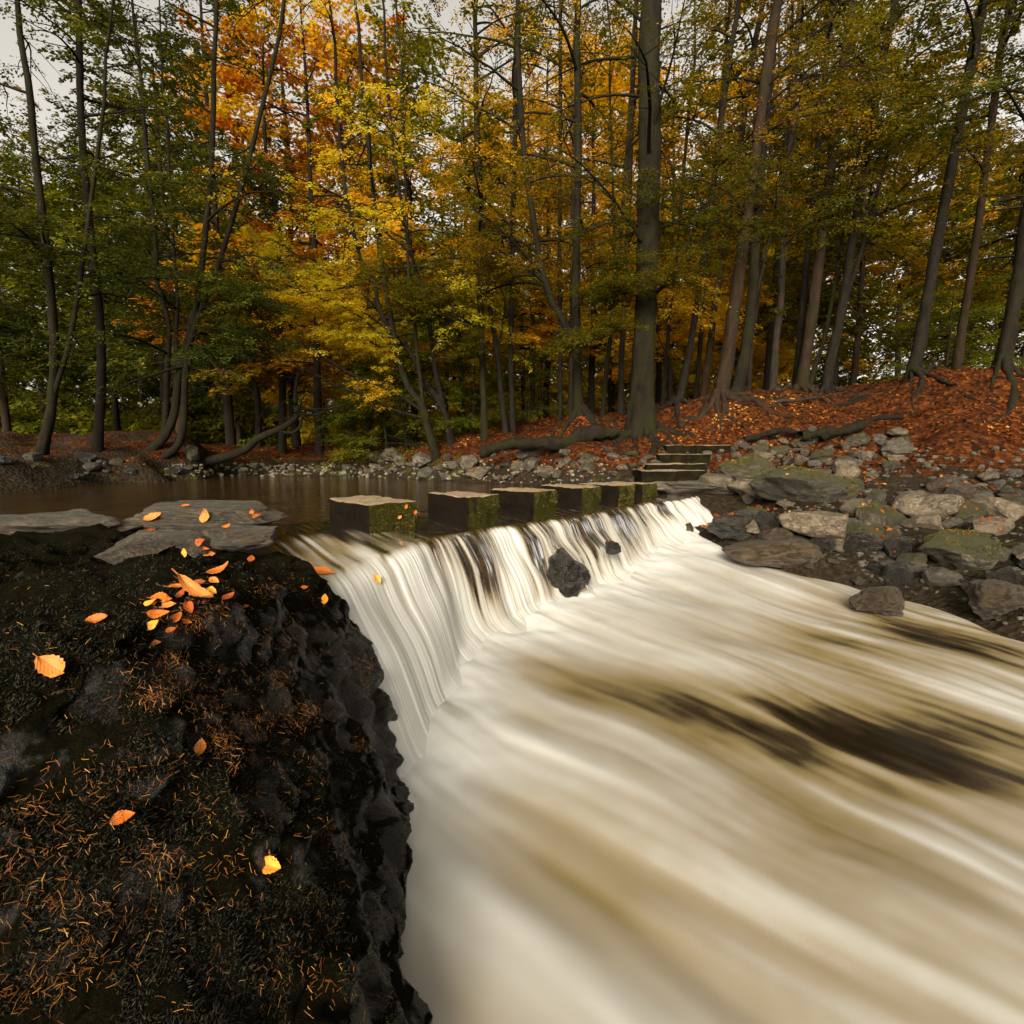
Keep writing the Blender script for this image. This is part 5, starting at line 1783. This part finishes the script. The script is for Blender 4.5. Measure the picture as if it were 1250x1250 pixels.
LEAVES = [  # px, py, length px, width share, heading deg in the picture, material, stand, label
    (188, 634, 24, .55, 25, 3, .5, 'big pale orange leaf at the far left end of the flat slab'),
    (252, 633, 18, .6, 85, 3, 1.2, 'pale leaf standing upright on the slab edge by its stalk'),
    (243, 664, 18, .6, 30, 2, .4, 'rust brown leaf in the gap under the wedged slab'),
    (227, 679, 15, .6, 80, 1, .7, 'yellow leaf leaning on the rounded grey boulder'),
    (250, 672, 11, .5, 5, 0, 0, 'small orange leaf just under the wedged slab, upper of two'),
    (254, 678, 17, .5, 0, 3, 0, 'pale orange leaf just under the wedged slab, lower of two'),
    (276, 645, 13, .45, 20, 0, .2, 'orange leaf on top of the wedged slab'),
    (229, 607, 13, .6, 5, 2, .4, 'red brown curled leaf on the back edge of the flat slab'),
    (227, 619, 10, .5, 0, 0, .1, 'small orange leaf lying mid way on the flat slab'),
    (184, 647, 17, .35, 0, 2, .1, 'thin rust leaf between the rounded boulder and the flat slab'),
    (307, 684, 9, .7, 70, 0, .3, 'small curled orange leaf alone on moss below the wedged slab'),
    (268, 699, 30, .3, 25, 0, .2, 'narrow twisted orange leaf above the large leaf cluster'),
    (226, 709, 10, .5, 5, 0, .1, 'small orange leaf at the top left of the leaf cluster'),
    (217, 719, 20, .4, 5, 0, .1, 'long flat orange leaf at left of the leaf cluster'),
    (243, 715, 19, .65, 20, 0, .3, 'broad orange leaf directly behind the largest leaf'),
    (262, 711, 13, .6, -20, 3, .3, 'pale leaf right of the broad orange leaf in the cluster'),
    (246, 731, 50, .27, -32, 3, .25, 'largest fallen leaf, glossy pale orange with clear midrib'),
    (258, 724, 15, .6, -20, 1, .3, 'yellow orange leaf tucked behind the tip of the largest leaf'),
    (280, 732, 18, .55, 35, 2, .3, 'dark red leaf at the right end of the leaf cluster'),
    (203, 734, 25, .4, 0, 0, .2, 'upper of two stacked orange leaves left of the largest leaf'),
    (201, 742, 33, .33, 3, 3, .1, 'lower of two stacked orange leaves left of the largest leaf'),
    (195, 753, 28, .4, 5, 0, .2, 'crumpled orange leaf below the two stacked leaves'),
    (187, 765, 20, .7, 40, 1, .4, 'yellow orange leaf at the left, below the crumpled leaf'),
    (215, 759, 22, .45, 40, 0, .3, 'orange leaf with narrow tip below the largest leaf'),
    (217, 773, 19, .55, 70, 0, .4, 'orange leaf pointing up at the bottom of the leaf cluster'),
    (191, 787, 14, .5, 5, 3, .1, 'small pale leaf lowest at the left below the cluster'),
    (373, 719, 10, .6, 5, 0, .2, 'small orange leaf on bare wet rock left of the fall'),
    (393, 700, 32, .35, 0, 0, .2, 'long orange leaf lying at the water edge above the fall'),
    (397, 733, 13, .75, 85, 1, .8, 'yellow orange leaf stuck on the wet rock face beside the fall'),
    (460, 709, 13, .75, -55, 1, .5, 'bright yellow leaf caught in the water at the lip of the fall'),
    (246, 914, 22, .7, 80, 3, .5, 'pale curled leaf at the foot of the outcrop near photo bottom'),
    (269, 822, 10, .6, 50, 0, .3, 'tiny orange leaf among needles in the middle of the outcrop'),
    (314, 631, 12, .6, 20, 2, .4, 'red leaf on the mossy right edge of the flat slab'),
    (338, 620, 6, .6, 50, 1, .5, 'tiny yellow leaf on the right rim of the flat slab'),
    (343, 640, 13, .5, 10, 1, .2, 'yellow leaf at the right end of the wedged slab'),
    (308, 627, 7, .6, 80, 0, .5, 'tiny orange leaf upright beside the red leaf on the slab'),
    (496, 618, 6, .8, 70, 0, .9, 'orange leaf stuck high on the nearest stepping stone'),
    (507, 625, 6, .8, 70, 0, .9, 'orange leaf stuck at right edge of the nearest stepping stone'),
    (488, 631, 6, .9, 30, 3, .9, 'pale leaf stuck low on the nearest stepping stone'),
    (232, 746, 16, .5, -60, 2, .3, 'rust leaf half under the largest leaf, pointing down'),
    (209, 771, 14, .5, 20, 2, .2, 'dark rust leaf beside the bottom leaf of the cluster'),
    (228, 762, 13, .45, -20, 0, .2, 'small orange leaf right of the narrow tipped leaf'),
    (183, 738, 16, .5, 30, 1, .3, 'yellow leaf at the left end of the two stacked leaves'),
    (222, 727, 14, .45, 60, 2, .3, 'rust leaf between the long flat leaf and the stacked leaves'),
    (300, 742, 10, .5, 10, 2, .1, 'small dark leaf right of the dark red leaf'),
    (120, 760, 30, .5, 15, 0, .3, 'orange leaf on the outcrop left of the leaf cluster'),
    (70, 820, 36, .5, -30, 3, .3, 'pale orange leaf lower left on the outcrop'),
    (150, 1000, 34, .5, 20, 0, .3, 'large orange leaf on the near moss at the bottom left'),
    (330, 1060, 28, .5, -15, 1, .3, 'large yellow leaf on the near moss left of the water'),
]
right = np.array((1, 0, 0)); upv = np.array((0, sT, cT)); fw = np.array((0, cT, -sT))
for i, (px, py, lp, ws, head, mi, stand, lab) in enumerate(LEAVES):
    h = cast(px, py)
    if h[0] is None:
        continue
    dist = h[3]
    nrm = np.array(h[1])
    if nrm @ fw > 0: nrm = -nrm
    hit = np.array(h[0])
    dep = (hit - (0, 0, HC)) @ fw
    # direction on the surface whose picture heading is the wanted one
    a = math.radians(head)
    want = right * math.cos(a) + upv * math.sin(a)
    nrm = nrm * .35 + np.array((0, -.3, .9)) * .65 if mi != 9 and px < 460 else nrm
    nrm /= np.linalg.norm(nrm)
    if stand:
        nrm = nrm * (1 - min(stand, .95) * .8) - fw * min(stand, 1.2) * .8
        nrm /= np.linalg.norm(nrm)
    vr = (hit - np.array((0, 0, HC))); vr /= np.linalg.norm(vr)
    dirv = want - nrm * ((want @ nrm)) 
    # slide along the view ray so that it stays in the surface
    den = nrm @ vr
    if abs(den) > 0.12:
        dirv = want - vr * ((want @ nrm) / den)
    ln = np.linalg.norm(dirv)
    L = lp / FPX * dep * min(ln, 1.8)
    dirv = dirv / ln
    s = np.cross(nrm, dirv); s /= np.linalg.norm(s)
    nn = np.cross(dirv, s)
    Wd = min(ws * lp / FPX * dep * 1.5, L * .75)
    me = leaf_mesh(L, Wd, (.2, .45, -.12, .3, .1)[i % 5], (.35, .15, .6, .25, .45)[(i * 3) % 5], 11 + i * 7, DLEAF[mi])
    o = link('fallen_leaf', me)
    Mx = Matrix(((dirv[0], s[0], nn[0], 0), (dirv[1], s[1], nn[1], 0), (dirv[2], s[2], nn[2], 0), (0, 0, 0, 1)))
    off = nn * (0.006 + 0.10 * L * 0.5) + np.array((0, 0, 0.25 * L * stand * (0.5 if 480 > px else 0)))
    o.matrix_world = Matrix.Translation(Vector(hit + off)) @ Mx
    tag(o, lab, 'leaf', 'fallen leaves on the near rocks')
